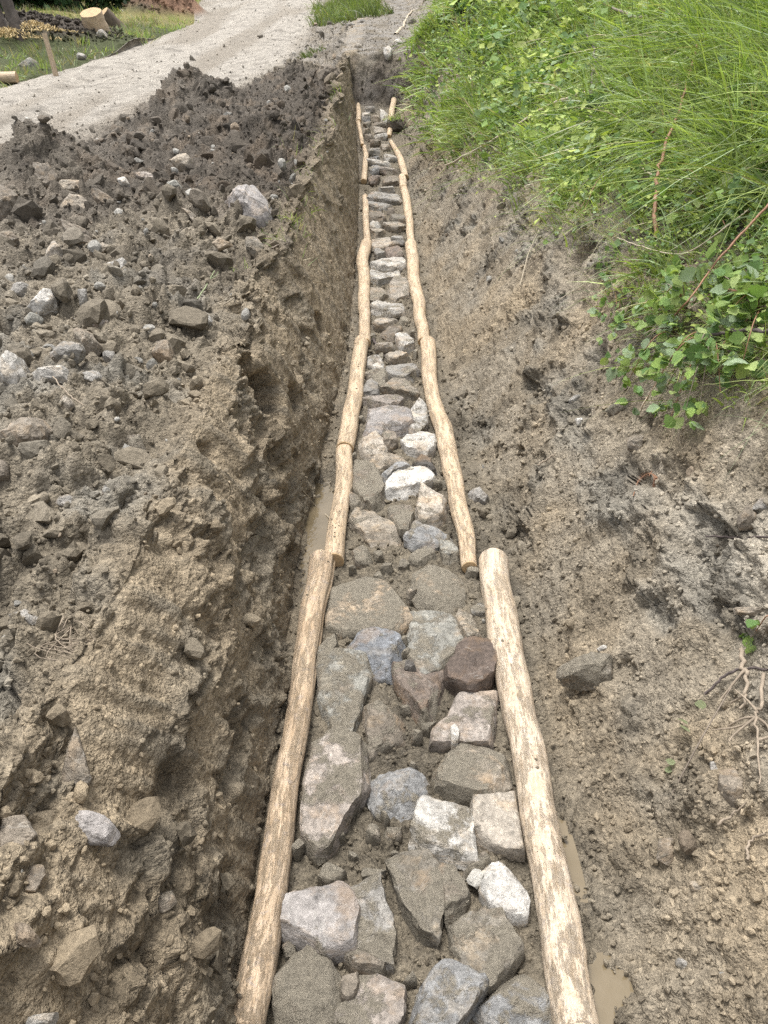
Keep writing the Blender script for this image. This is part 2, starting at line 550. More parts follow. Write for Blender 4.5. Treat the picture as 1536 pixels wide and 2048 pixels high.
class NT:
    def __init__(self, name):
        self.m = bpy.data.materials.new(name)
        self.m.use_nodes = True
        self.t = self.m.node_tree
        self.t.nodes.clear()
        self.out = self.n("ShaderNodeOutputMaterial")

    def n(self, typ, **kw):
        nd = self.t.nodes.new(typ)
        for a, v in kw.items():
            setattr(nd, a, v)
        return nd

    def l(self, a, b):
        self.t.links.new(a, b)

    def val(self, sock, v):
        if hasattr(v, 'is_output') or hasattr(v, 'links'):
            self.l(v, sock)
        else:
            sock.default_value = v

    def noise(self, vec, scale, detail=4, rough=.6, out='Fac', dist=0.0):
        nd = self.n("ShaderNodeTexNoise")
        self.l(vec, nd.inputs['Vector'])
        nd.inputs['Scale'].default_value = scale
        nd.inputs['Detail'].default_value = detail
        nd.inputs['Roughness'].default_value = rough
        nd.inputs['Distortion'].default_value = dist
        return nd.outputs[out]

    def voro(self, vec, scale, feat='F1', out='Distance'):
        nd = self.n("ShaderNodeTexVoronoi", feature=feat)
        self.l(vec, nd.inputs['Vector'])
        nd.inputs['Scale'].default_value = scale
        return nd.outputs[out]

    def ramp(self, fac, stops):
        nd = self.n("ShaderNodeMapRange")
        self.l(fac, nd.inputs[0])
        nd.inputs[1].default_value, nd.inputs[2].default_value, nd.inputs[3].default_value, nd.inputs[4].default_value = stops
        return nd.outputs[0]

    def math(self, op, a, b=0.5):
        nd = self.n("ShaderNodeMath", operation=op)
        self.val(nd.inputs[0], a)
        self.val(nd.inputs[1], b)
        return nd.outputs[0]

    def mix(self, fac, a, b, bt='MIX'):
        nd = self.n("ShaderNodeMix", data_type='RGBA', blend_type=bt)
        self.val(nd.inputs[0], fac)
        self.val(nd.inputs[6], a)
        self.val(nd.inputs[7], b)
        return nd.outputs[2]

    def scalecol(self, col, fac):
        nd = self.n("ShaderNodeVectorMath", operation='SCALE')
        self.val(nd.inputs[0], tuple(col)[:3] if isinstance(col, tuple) else col)
        self.val(nd.inputs['Scale'], fac)
        return nd.outputs[0]

    def attr(self, name, out='Color'):
        nd = self.n("ShaderNodeAttribute")
        nd.attribute_name = name
        return nd.outputs[out]

    def bump(self, h, dist, strength=1.0, normal=None):
        nd = self.n("ShaderNodeBump")
        nd.inputs['Strength'].default_value = strength
        nd.inputs['Distance'].default_value = dist
        self.l(h, nd.inputs['Height'])
        if normal is not None:
            self.l(normal, nd.inputs['Normal'])
        return nd.outputs[0]

    def bsdf(self, col, rough=.9, normal=None, spec=.3, **kw):
        b = self.n("ShaderNodeBsdfPrincipled")
        self.val(b.inputs['Base Color'], col)
        self.val(b.inputs['Roughness'], rough)
        self.val(b.inputs['Specular IOR Level'], spec)
        if normal is not None:
            self.l(normal, b.inputs['Normal'])
        for a, v in kw.items():
            self.val(b.inputs[a], v)
        self.l(b.outputs[0], self.out.inputs['Surface'])
        return b


def soil_material(name, fine=1.0):
    s = NT(name)
    pos = s.n("ShaderNodeNewGeometry").outputs['Position']
    base = s.attr('soil')
    wetv = s.attr('wet', 'Fac')
    n1 = s.noise(pos, 40, 4, .72)
    n3 = s.noise(pos, 230, 1, .6)
    vn = s.n("ShaderNodeTexVoronoi", feature='F1')
    s.l(pos, vn.inputs['Vector'])
    vn.inputs['Scale'].default_value = 95
    sep = s.n("ShaderNodeSeparateColor")
    s.l(vn.outputs['Color'], sep.inputs[0])
    f = s.math('MULTIPLY', s.ramp(n1, (.28, .72, .58, 1.42)), s.ramp(n3, (.25, .75, .74, 1.26)))
    col = s.scalecol(base, f)
    grit = s.ramp(sep.outputs[0], (.88, .93, 0, .6))                  # pale grit in the soil
    col = s.mix(grit, col, s.scalecol(base, 1.6))
    dgrit = s.ramp(sep.outputs[1], (.85, .9, 0, .5))
    col = s.mix(dgrit, col, s.scalecol(base, .5))
    col = s.mix(wetv, col, s.scalecol(col, .86))
    h = s.math('ADD', s.math('MULTIPLY', n1, .024 * fine), s.math('MULTIPLY', n3, .004 * fine))
    h = s.math('SUBTRACT', h, s.math('MULTIPLY', vn.outputs['Distance'], .006 * fine))
    rough = s.ramp(wetv, (0, 1, .93, .55))
    s.bsdf(col, rough, s.bump(h, 1.0, 1.0), .28)
    return s.m


M_SOIL = soil_material("soil")


def rock_material(name):
    s = NT(name)
    oi = s.n("ShaderNodeObjectInfo")
    tc = s.n("ShaderNodeTexCoord").outputs['Object']
    add = s.n("ShaderNodeVectorMath", operation='ADD')
    s.l(tc, add.inputs[0])
    sc = s.n("ShaderNodeVectorMath", operation='SCALE')
    s.l(oi.outputs['Location'], sc.inputs[0])
    sc.inputs['Scale'].default_value = 3.7
    s.l(sc.outputs[0], add.inputs[1])
    pos = add.outputs[0]
    base = oi.outputs['Color']
    n1 = s.noise(pos, 13, 6, .62, dist=.4)
    n2 = s.noise(pos, 60, 6, .7)
    st = s.n("ShaderNodeMapping")
    s.l(pos, st.inputs['Vector'])
    st.inputs['Scale'].default_value = (1, 1.3, 6)
    st.inputs['Rotation'].default_value = (.5, .35, .2)
    n3 = s.noise(st.outputs[0], 9, 5, .6)
    col = s.scalecol(base, s.math('MULTIPLY', s.ramp(n1, (.3, .7, .68, 1.3)), s.ramp(n2, (.28, .72, .52, 1.46))))
    col = s.mix(s.ramp(n3, (.52, .62, 0, .4)), col, s.mix(1.0, col, (1.25, 1.05, .8, 1), 'MULTIPLY'))
    col = s.mix(s.ramp(s.noise(pos, 7, 5, .6), (.56, .66, 0, .45)), col, s.mix(.6, s.scalecol(base, .9), (.33, .20, .09, 1)))
    vein = s.ramp(s.math('ABSOLUTE', s.math('SUBTRACT', s.noise(pos, 5.5, 4, .55, dist=1.2), .5)), (0, .009, .25, 0))
    col = s.mix(vein, col, (.55, .53, .48, 1))
    # mud smeared over the stone: amount in object colour alpha
    mudn = s.noise(pos, 9, 7, .68, dist=.3)
    mlo = s.math('SUBTRACT', .78, s.math('MULTIPLY', oi.outputs['Alpha'], .42))
    mf = s.math('MULTIPLY', s.math('SUBTRACT', mudn, mlo), 14)
    mfc = s.n("ShaderNodeClamp")
    s.l(mf, mfc.inputs[0])
    mud = s.scalecol((.285, .252, .195, 1), s.ramp(n2, (.25, .75, .65, 1.4)))
    col = s.mix(mfc.outputs[0], col, mud)
    b1 = s.bump(n3, .012, .6)
    b2 = s.bump(n2, .010, .8, b1)
    b3 = s.bump(s.math('MULTIPLY', mfc.outputs[0], s.math('ADD', n2, .5)), .008, .9, b2)
    b4 = s.bump(s.noise(pos, 240, 3, .7), .0025, .7, b3)
    s.bsdf(col, s.ramp(n1, (.3, .7, .62, .9)), b4, .35)
    return s.m


M_ROCK = rock_material("rock")


def clod_material():
    s = NT("loose_soil")
    pos = s.n("ShaderNodeNewGeometry").outputs['Position']
    base = s.attr('soil')
    n2 = s.noise(pos, 75, 5, .7)
    col = s.scalecol(base, s.ramp(n2, (.25, .75, .6, 1.4)))
    b2 = s.bump(n2, .010, .9)
    b3 = s.bump(s.noise(pos, 260, 3, .7), .003, .8, b2)
    s.bsdf(col, .92, b3, .25)
    return s.m


M_CLOD = clod_material()


def wood_material(name, pale, dark, mudamt=.5):
    s = NT(name)
    g = s.attr('grain', 'Vector')
    pos = s.n("ShaderNodeNewGeometry").outputs['Position']
    st = s.n("ShaderNodeMapping")
    s.l(g, st.inputs['Vector'])
    st.inputs['Scale'].default_value = (1, 1, .09)
    n1 = s.noise(st.outputs[0], 7, 6, .65, dist=.3)
    n2 = s.noise(st.outputs[0], 30, 4, .7)
    n3 = s.noise(g, 2.2, 5, .65)
    n4 = s.noise(g, 9, 6, .7)
    col = s.mix(s.ramp(n1, (.40, .72, 0, .8)), pale, dark)
    col = s.scalecol(col, s.ramp(n2, (.25, .75, .74, 1.22)))
    col = s.mix(s.ramp(n3, (.50, .68, 0, .4)), col, (.28, .19, .10, 1))               # brown bast left on
    col = s.mix(s.ramp(s.noise(g, 1.6, 4, .6, dist=.5), (.57, .68, 0, .5)), col, (.33, .29, .27, 1))   # grey weathering
    knot = s.ramp(s.voro(g, 2.1), (.02, .09, .85, 0))
    col = s.mix(knot, col, (.12, .06, .03, 1))
    st2 = s.n("ShaderNodeMapping")
    s.l(g, st2.inputs['Vector'])
    st2.inputs['Scale'].default_value = (1, 1, .17)
    mudn = s.noise(st2.outputs[0], 2.3, 10, .78, dist=.15)
    mudf = s.ramp(mudn, (.55 - .06 * mudamt, .74 - .06 * mudamt, 0, .72))
    mud = s.scalecol((.275, .228, .160, 1), s.ramp(s.noise(pos, 90, 4, .7), (.25, .75, .62, 1.4)))
    col = s.mix(mudf, col, mud)
    film = s.ramp(s.noise(pos, 5, 5, .65), (.42, .7, 0, .5))
    col = s.mix(film, col, s.mix(1.0, col, (.80, .74, .66, 1), 'MULTIPLY'))
    b1 = s.bump(n2, .003, .7)
    b2 = s.bump(n1, .006, .5, b1)
    b3 = s.bump(s.math('MULTIPLY', mudf, s.math('ADD', s.noise(pos, 70, 5, .7), .4)), .008, .9, b2)
    s.bsdf(col, s.ramp(n4, (.3, .7, .5, .75)), b3, .35)
    return s.m


M_WOOD = wood_material("peeled_wood", (.53, .415, .295, 1), (.34, .235, .135, 1), 1.1)
M_WOOD_PALE = wood_material("peeled_wood_pale", (.60, .51, .40, 1), (.43, .315, .195, 1), .8)
M_WOOD_FAR = wood_material("peeled_wood_dry", (.57, .455, .325, 1), (.39, .275, .16, 1), .7)


def end_material():
    s = NT("cut_wood_end")
    tc = s.n("ShaderNodeTexCoord").outputs['Object']
    ln = s.n("ShaderNodeVectorMath", operation='LENGTH')
    g = s.attr('grain', 'Vector')
    s.l(g, ln.inputs[0])
    rings = s.math('SINE', s.math('MULTIPLY', s.math('ADD', ln.outputs[1], s.math('MULTIPLY', s.noise(g, 2, 3), .12)), 42))
    col = s.mix(s.ramp(rings, (-1, 1, 0, 1)), (.55, .40, .23, 1), (.38, .25, .13, 1))
    col = s.mix(s.ramp(s.noise(g, 2.5, 5, .7), (.45, .7, 0, .7)), col, (.17, .14, .10, 1))
    s.bsdf(col, .8, s.bump(s.noise(g, 20, 4, .7), .003, .6), .25)
    return s.m


M_END = end_material()


def simple(name, col, rough=.8, var=.25, scale=20, bump=.004, spec=.3):
    s = NT(name)
    pos = s.n("ShaderNodeNewGeometry").outputs['Position']
    n1 = s.noise(pos, scale, 5, .65)
    c = s.scalecol(tuple(col) + (1,), s.ramp(n1, (.25, .75, 1 - var, 1 + var)))
    s.bsdf(c, rough, s.bump(n1, bump, .8), spec)
    return s.m


M_TWIG = simple("dead_twig", (.20, .165, .13), .85, .4, 60, .002)
M_TWIG_RED = simple("bramble_cane", (.26, .14, .085), .6, .3, 60, .001)
M_TWIG_PALE = simple("bleached_twig", (.42, .36, .27), .85, .3, 60, .002)
M_TWIG_DARK = simple("dark_twig", (.075, .06, .055), .85, .3, 60, .002)
M_ROOT = simple("pale_root", (.27, .22, .165), .85, .3, 60, .001)
M_POST = simple("weathered_post", (.10, .085, .075), .9, .45, 9, .02)
M_BARK = simple("bark", (.13, .10, .075), .9, .4, 9, .02)
M_CHIP = simple("fresh_wood_chips", (.52, .40, .21), .9, .4, 25, .01)


def leaf_material(name, trans=.35, ro=.42, sp=.45):
    s = NT(name)
    base = s.attr('leaf')
    pos = s.n("ShaderNodeNewGeometry").outputs['Position']
    c = s.scalecol(base, s.ramp(s.noise(pos, 30, 3, .6), (.25, .75, .8, 1.2)))
    d = s.n("ShaderNodeBsdfPrincipled")
    s.l(c, d.inputs['Base Color'])
    d.inputs['Roughness'].default_value = ro
    d.inputs['Specular IOR Level'].default_value = sp
    tr = s.n("ShaderNodeBsdfTranslucent")
    tc = s.mix(1.0, c, (1.15, 1.25, .55, 1), 'MULTIPLY')
    s.l(tc, tr.inputs['Color'])
    mx = s.n("ShaderNodeMixShader")
    mx.inputs[0].default_value = trans
    s.l(d.outputs[0], mx.inputs[1])
    s.l(tr.outputs[0], mx.inputs[2])
    s.l(mx.outputs[0], s.out.inputs['Surface'])
    return s.m


M_GRASS = leaf_material("grass_blade", .30)
M_HERB = leaf_material("herb_leaf", .30, .62, .2)


def bramble_leaf_material():
    s = NT("bramble_leaf")
    oi = s.n("ShaderNodeObjectInfo")
    geo = s.n("ShaderNodeNewGeometry")
    tc = s.n("ShaderNodeTexCoord").outputs['Object']
    c = s.scalecol(oi.outputs['Color'], s.ramp(s.noise(tc, 60, 3, .6), (.25, .75, .75, 1.25)))
    w = s.n("ShaderNodeTexWave", wave_type='BANDS', bands_direction='DIAGONAL')
    s.l(tc, w.inputs['Vector'])
    w.inputs['Scale'].default_value = 40
    w.inputs['Distortion'].default_value = 1
    c = s.mix(geo.outputs['Backfacing'], c, s.mix(.55, c, (.42, .50, .36, 1)))    # the pale felted underside of a bramble leaf
    d = s.n("ShaderNodeBsdfPrincipled")
    s.l(c, d.inputs['Base Color'])
    d.inputs['Roughness'].default_value = .45
    s.l(s.bump(w.outputs[1], .002, .5), d.inputs['Normal'])
    tr = s.n("ShaderNodeBsdfTranslucent")
    s.l(s.mix(1.0, c, (1.15, 1.25, .5, 1), 'MULTIPLY'), tr.inputs['Color'])
    mx = s.n("ShaderNodeMixShader")
    mx.inputs[0].default_value = .3
    s.l(d.outputs[0], mx.inputs[1])
    s.l(tr.outputs[0], mx.inputs[2])
    s.l(mx.outputs[0], s.out.inputs['Surface'])
    return s.m


M_BRAMBLE = bramble_leaf_material()


def water_material():
    s = NT("muddy_water")
    pos = s.n("ShaderNodeNewGeometry").outputs['Position']
    n = s.noise(pos, 9, 3, .5)
    col = s.mix(s.ramp(n, (.35, .65, 0, 1)), (.14, .11, .066, 1), (.17, .135, .085, 1))
    s.bsdf(col, .05, s.bump(s.noise(pos, 38, 2, .5, dist=.6), .0025, .5), .5)
    return s.m


M_WATER = water_material()

# ------------------------------------------------------------------ the ground as pieces of one grid
NAMES = ["verge", "road", "spoil_bank", "trench_wall_left", "trench_bed", "trench_wall_right", "hillside", "hillside_upper"]
PG = P.reshape(NR, NC, 3)
SG = soil.reshape(NR, NC, 3)
WG = wet.reshape(NR, NC)
STR = {}
for z in range(8):
    j0, j1 = ZI[z], ZI[z + 1] + 1
    w = j1 - j0
    V = PG[:, j0:j1].reshape(-1, 3)
    ii, jj = np.meshgrid(np.arange(NR - 1), np.arange(w - 1), indexing='ij')
    a = (ii * w + jj).ravel()
    F = np.stack([a, a + 1, a + w + 1, a + w], 1)
    me = mesh_np(NAMES[z], V, F, 4)
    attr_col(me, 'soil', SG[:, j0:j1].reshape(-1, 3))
    attr_f(me, 'wet', WG[:, j0:j1].ravel())
    STR[NAMES[z]] = link(NAMES[z], me, M_SOIL, kind="structure")
BED = STR["trench_bed"]

for lab, pw, zw, ii, rim in PUD:
    c = pw[:, :2].mean(0)
    ring = c + (pw[:, :2] - c) * 1.03
    n = len(ring)
    V = np.vstack([np.c_[ring, np.full(n, zw)], np.c_[c + (ring - c) * .5, np.full(n, zw)], [[c[0], c[1], zw]]])
    F = []
    for a in range(n):
        b = (a + 1) % n
        F += [(a, b, n + b), (a, n + b, n + a), (n + a, n + b, 2 * n)]
    me = mesh_np("puddle", V, np.array(F), 3)
    link("puddle", me, M_WATER, kind="structure", label=lab)
bpy.context.view_layer.update()
DG = bpy.context.evaluated_depsgraph_get()


def hit(px, py, names=None):
    """where the camera ray through a photograph pixel meets the built ground: point, normal"""
    d = raydir(px, py)
    d = Vector(d).normalized()
    best = None
    for nm, o in STR.items():
        ok, loc, nor, _ = o.ray_cast(Vector((0, 0, 0)), d)
        if ok and (best is None or loc.length < best[0].length):
            best = (loc, nor)
    if best is None:
        p = base_hit(px, py)
        best = (Vector(p), Vector((0, 0, 1)))
    return np.array(best[0]), np.array(best[1])

# ------------------------------------------------------------------ stones
PAL = dict(brown=(.215, .172, .120), olive=(.225, .195, .145), tan=(.33, .27, .19), beige=(.38, .325, .25), pink=(.33, .275, .23),
           red=(.215, .155, .115), dkred=(.145, .098, .072), blue=(.19, .22, .26), bluegrey=(.25, .262, .27), white=(.54, .53, .49),
           pale=(.42, .405, .365), grey=(.285, .272, .245), violet=(.33, .305, .295), green=(.235, .235, .20), orange=(.35, .26, .155),
           dark=(.11, .098, .085), clay=(.27, .215, .148))
for k_ in PAL:
    v_ = np.array(PAL[k_]); PAL[k_] = tuple(v_ * .55 + v_.mean() * .45 * np.array([1.08, 1.0, .90]))


def resample(poly, n):
    p = np.asarray(poly, float)
    c = np.vstack([p, p[:1]])
    s = np.r_[0, np.cumsum(np.linalg.norm(np.diff(c, axis=0), axis=1))]
    u = np.linspace(0, s[-1], n, endpoint=False)
    return np.stack([np.interp(u, s, c[:, 0]), np.interp(u, s, c[:, 1])], 1)


PROFILE = [(.30, -1), (.72, -.96), (.93, -.75), (1.0, -.35), (1.01, .0), (1.0, .35), (.965, .66), (.90, .88), (.80, .98), (.66, 1.0),
           (.5, 1.0), (.34, 1.0), (.17, 1.0)]
PROFILE_R = [(.28, -1), (.60, -.86), (.82, -.62), (.95, -.32), (1.0, .0), (.985, .25), (.93, .48), (.83, .68), (.70, .83), (.55, .92),
             (.40, .97), (.26, 1.0), (.12, 1.01)]


def rock_mesh(name, poly, half, seed, n=40, prof=PROFILE, cuts=6, rough=1.0, tilt=(0, 0), el_r=(.15, 1.15)):
    """poly: outline in the local xy plane (metres, centred); half: half thickness"""
    r = np.random.default_rng(seed)
    o = resample(poly, n)
    size = np.sqrt(np.ptp(o[:, 0]) * np.ptp(o[:, 1]))
    V = []
    for sc, hz in prof:
        V.append(np.c_[o * sc, np.full(n, hz * half)])
    V.append([[0, 0, half * 1.0]])
    V.append([[0, 0, -half]])
    V = np.vstack(V)
    # facets: chop with random planes
    for kk in range(cuts):
        th = r.uniform(0, 2 * math.pi)
        el = r.uniform(*el_r)
        nn_ = np.array([math.cos(th) * math.cos(el), math.sin(th) * math.cos(el), math.sin(el)])
        pr = V @ nn_
        lim = np.quantile(pr, r.uniform(.80, .95))
        ex = np.maximum(0, pr - lim)
        V = V - (ex * r.uniform(.75, 1.0))[:, None] * nn_
    q_ = V + r.uniform(0, 80, 3)
    a1 = size * .05 * rough
    V = V + a1 * np.stack([fbm(q_ / (size * .45), 3), fbm(q_ / (size * .45), 3, off=13), .8 * fbm(q_ / (size * .45), 3, off=29)], 1)
    V = V + size * .026 * rough * np.stack([perlin(q_ / (size * .11)), perlin(q_ / (size * .11) + 7), 1.3 * perlin(q_ / (size * .11) + 15)], 1)
    # stepped bedding
    st = fbm(q_ / (size * .3), 2, off=51)
    V[:, 2] += (np.floor(st * 5) / 5 - st) * size * .07 * rough * (V[:, 2] > -.2 * half)
    ext = np.ptp(o, axis=0) / np.ptp(V[:, :2], axis=0)
    V[:, :2] *= ext
    V[:, 2] += V[:, 0] * tilt[0] + V[:, 1] * tilt[1]
    F = []
    m_ = len(prof)
    for a in range(m_ - 1):
        for b in range(n):
            c = (b + 1) % n
            F.append((a * n + b, a * n + c, (a + 1) * n + c, (a + 1) * n + b))
    T = []
    top, bot = m_ * n, m_ * n + 1
    for b in range(n):
        c = (b + 1) % n
        T.append(((m_ - 1) * n + b, (m_ - 1) * n + c, top))
        T.append((c, b, bot))
    me = bpy.data.meshes.new(name)
    me.from_pydata(V.tolist(), [], F + T)
    me.shade_smooth()
    me.set_sharp_from_angle(angle=math.radians(26))
    return me


def ccw(p):
    p = np.asarray(p, float)
    a = 0.5 * np.sum(p[:, 0] * np.roll(p[:, 1], -1) - np.roll(p[:, 0], -1) * p[:, 1])
    return p if a > 0 else p[::-1]


def Zc(scale, ox, oy):
    return lambda pts: [(ox + a / scale, oy + b / scale) for a, b in pts]


Z4, Z3, Z2 = Zc(1.92, 450, 1100), Zc(3.072, 550, 650), Zc(3.072, 500, 150)
# outline, colour, height above the mud (m), mud cover 0..1, label (only for stones that stand out)
STONES = []


def S(f, pts, colr, h=.05, mud=.45, label=None, tilt=(0, 0), flat=False):
    STONES.append((f(pts), colr, h, mud, label, tilt, flat))


S(Z4, [(190, 1640), (270, 1540), (340, 1500), (400, 1560), (450, 1640), (440, 1760), (400, 1860), (200, 1860)], 'olive', .07, .9, "mud-caked brown boulder at the bottom beside the left log")
S(Z4, [(430, 1640), (500, 1620), (510, 1700), (470, 1730), (430, 1700)], 'brown', .07, .5)
S(Z4, [(510, 1640), (620, 1620), (705, 1680), (712, 1860), (440, 1860), (450, 1740), (500, 1720)], 'pink', .05, .6)
S(Z4, [(740, 1550), (850, 1555), (930, 1620), (1000, 1660), (960, 1760), (900, 1860), (720, 1860), (722, 1680)], 'bluegrey', .075, .4, "pale blue-grey angular stone at the bottom centre")
S(Z4, [(975, 1750), (1060, 1660), (1140, 1620), (1210, 1670), (1265, 1770), (1260, 1860), (970, 1860)], 'bluegrey', .06, .6)
S(Z4, [(430, 1530), (520, 1525), (600, 1580), (590, 1615), (480, 1600)], 'brown', .06, .5, "thin brown slab leaning on a grey stone")
S(Z4, [(480, 1350), (560, 1290), (600, 1300), (650, 1420), (690, 1530), (690, 1600), (620, 1620), (590, 1560), (540, 1520), (460, 1520)], 'grey', .07, .45)
S(Z4, [(255, 1280), (310, 1250), (490, 1235), (495, 1300), (470, 1400), (460, 1490), (360, 1510), (220, 1460), (215, 1400)], 'violet', .10, .15, "squared pinkish white block against the left log", (0, 0))
S(Z4, [(215, 1490), (270, 1485), (270, 1550), (235, 1560)], 'brown', .04, .5)
S(Z4, [(610, 1220), (720, 1180), (780, 1170), (840, 1280), (845, 1420), (800, 1480), (750, 1520), (720, 1480), (690, 1380), (640, 1290)], 'olive', .07, .6)
S(Z4, [(785, 1180), (830, 1150), (910, 1175), (930, 1280), (920, 1400), (870, 1410), (850, 1360), (845, 1280)], 'brown', .06, .6)
S(Z4, [(885, 1420), (950, 1390), (1030, 1400), (1100, 1380), (1150, 1440), (1155, 1500), (1090, 1570), (1080, 1630), (1010, 1660), (950, 1590), (900, 1510)], 'olive', .07, .6)
S(Z4, [(980, 1210), (1050, 1180), (1120, 1180), (1165, 1330), (1165, 1385), (1110, 1395), (1020, 1365), (985, 1300)], 'white', .065, .15, "smooth white stone against the right log", (0, .15))
S(Z4, [(925, 1190), (1010, 1145), (1045, 1160), (1000, 1200), (965, 1250), (930, 1230)], 'brown', .04, .7)
S(Z4, [(960, 945), (1105, 935), (1140, 1140), (955, 1145)], 'beige', .055, .12, "flat square beige slab by the right log", (0, .06), True)
S(Z4, [(790, 930), (850, 925), (930, 985), (950, 1060), (945, 1150), (870, 1160), (750, 1150), (710, 1090), (720, 1030)], 'pale', .07, .4, "rounded pale grey stone left of the square slab")
S(Z4, [(555, 870), (620, 815), (700, 820), (795, 890), (780, 950), (700, 1010), (640, 1030), (580, 980), (545, 920)], 'bluegrey', .06, .45)
S(Z4, [(330, 780), (420, 730), (500, 710), (545, 760), (540, 880), (545, 950), (500, 1020), (400, 1110), (320, 1180), (290, 1170), (290, 1050), (300, 900), (320, 840)], 'pink', .085, .55, "long pinkish boulder lying along the left log")
S(Z4, [(800, 740), (960, 735), (1060, 770), (1120, 850), (1115, 900), (1000, 940), (900, 955), (830, 930), (800, 890)], 'tan', .06, .7)
S(Z4, [(800, 680), (850, 640), (895, 550), (1045, 545), (1040, 640), (1020, 735), (800, 730)], 'pink', .05, .3, "flat pink-brown slab with a pebble on it", (0, 0), True)
S(Z4, [(525, 640), (530, 590), (580, 550), (620, 590), (670, 610), (690, 680), (660, 760), (600, 775), (510, 740), (515, 690)], 'brown', .06, .5)
S(Z4, [(355, 440), (420, 415), (520, 440), (555, 500), (530, 560), (520, 640), (480, 710), (420, 720), (380, 660), (360, 560)], 'green', .06, .5, "layered grey-green stone beside the left log")
S(Z4, [(650, 460), (720, 430), (840, 395), (850, 520), (850, 600), (800, 650), (720, 640), (700, 570), (660, 510)], 'red', .06, .4)
S(Z4, [(850, 450), (970, 345), (1055, 430), (1040, 490), (980, 530), (910, 530), (860, 480)], 'dkred', .10, .1, "dark red-brown angular stone standing proud by the right log")
S(Z4, [(435, 350), (500, 300), (580, 300), (650, 330), (690, 370), (685, 440), (640, 470), (560, 460), (470, 430), (430, 400)], 'blue', .055, .35, "blue slate stone behind the layered one")
S(Z4, [(715, 230), (760, 210), (830, 210), (880, 270), (930, 350), (920, 380), (850, 430), (760, 420), (710, 380)], 'green', .05, .5)
S(Z4, [(890, 250), (905, 180), (940, 200), (990, 270), (990, 330), (930, 355), (895, 300)], 'tan', .05, .5)
S(Z4, [(415, 130), (540, 105), (620, 120), (715, 180), (700, 260), (640, 310), (560, 300), (470, 310), (410, 270)], 'orange', .045, .65, "broad ochre-stained slab beside the log joint", (0, 0), True)
S(Z4, [(735, 100), (800, 60), (880, 80), (945, 130), (940, 190), (880, 200), (860, 240), (790, 210), (735, 170)], 'orange', .045, .75)
S(Z4, [(350, 380), (420, 320), (432, 350), (430, 400), (380, 420)], 'olive', .05, .8)
S(Z4, [(682, 440), (718, 432), (735, 450), (700, 470)], 'dark', .085, .2)
S(Z4, [(865, 690), (885, 678), (905, 690), (895, 730), (872, 735)], 'pale', .075, .2)
S(Z3, [(460, 1170), (510, 1110), (580, 1110), (640, 1170), (740, 1230), (780, 1310), (740, 1350), (600, 1310), (540, 1260)], 'tan', .06, .35, "long tan stone lying slantwise across the channel")
S(Z3, [(490, 830), (530, 790), (590, 850), (640, 920), (700, 1040), (690, 1130), (630, 1140), (560, 1090), (480, 1000)], 'brown', .06, .7)
S(Z3, [(700, 1100), (740, 1070), (810, 1080), (860, 1140), (820, 1250), (760, 1240), (710, 1180)], 'brown', .06, .5)
S(Z3, [(875, 1010), (900, 980), (1020, 990), (1070, 1020), (1075, 1170), (980, 1190), (875, 1190)], 'beige', .10, .35, "squared beige-grey block against the middle right log")
S(Z3, [(810, 1250), (870, 1200), (980, 1190), (1080, 1220), (1070, 1270), (970, 1350), (880, 1350), (810, 1310)], 'bluegrey', .055, .4)
S(Z3, [(670, 960), (720, 900), (830, 870), (930, 880), (970, 920), (950, 970), (880, 1000), (870, 1020), (760, 1045), (700, 1010)], 'white', .065, .25, "knobbly white stone behind the squared block")
S(Z3, [(640, 860), (780, 840), (840, 840), (850, 870), (730, 890), (700, 930), (660, 930)], 'bluegrey', .06, .2)
S(Z3, [(830, 830), (870, 790), (980, 790), (990, 900), (970, 920), (930, 870)], 'dark', .05, .3)
S(Z3, [(590, 830), (680, 770), (780, 770), (830, 800), (800, 840), (640, 860)], 'tan', .06, .35)
S(Z3, [(530, 660), (620, 650), (680, 680), (680, 750), (600, 800), (510, 760)], 'beige', .07, .3)
S(Z3, [(660, 660), (720, 640), (750, 680), (740, 740), (680, 750)], 'brown', .08, .3)
S(Z3, [(750, 690), (850, 660), (960, 690), (960, 740), (880, 790), (810, 770), (780, 740)], 'pale', .07, .3)
S(Z3, [(540, 510), (620, 500), (830, 510), (830, 600), (810, 660), (640, 660), (540, 640)], 'violet', .085, .25, "large flat violet-grey block spanning most of the channel")
S(Z3, [(540, 440), (660, 415), (780, 420), (790, 500), (700, 510), (540, 490)], 'pink', .08, .3)
S(Z3, [(800, 490), (870, 460), (920, 500), (930, 580), (900, 640), (950, 680), (830, 650), (840, 540)], 'pale', .08, .25)
S(Z3, [(670, 390), (740, 340), (850, 330), (900, 400), (890, 450), (830, 440), (760, 410)], 'tan', .07, .4)
S(Z3, [(550, 290), (600, 270), (680, 280), (710, 330), (660, 380), (600, 350)], 'brown', .06, .5)
S(Z3, [(545, 370), (600, 345), (660, 400), (600, 420), (545, 410)], 'grey', .06, .3)
S(Z3, [(670, 240), (770, 230), (880, 240), (880, 310), (780, 340), (720, 330)], 'grey', .07, .3)
S(Z3, [(575, 250), (620, 225), (670, 265), (610, 275)], 'pale', .05, .2)
S(Z3, [(570, 180), (630, 170), (670, 220), (640, 240), (570, 230)], 'pale', .05, .3)
S(Z3, [(690, 180), (740, 140), (800, 140), (840, 190), (780, 205), (720, 210)], 'beige', .06, .3)
S(Z3, [(740, 60), (790, 40), (850, 80), (860, 120), (820, 150), (770, 130)], 'pale', .07, .2)
S(Z3, [(620, 110), (690, 80), (750, 90), (740, 120), (690, 150), (640, 140)], 'beige', .06, .3)
S(Z3, [(470, 1340), (560, 1330), (600, 1380), (580, 1450), (500, 1440)], 'tan', .035, .75)
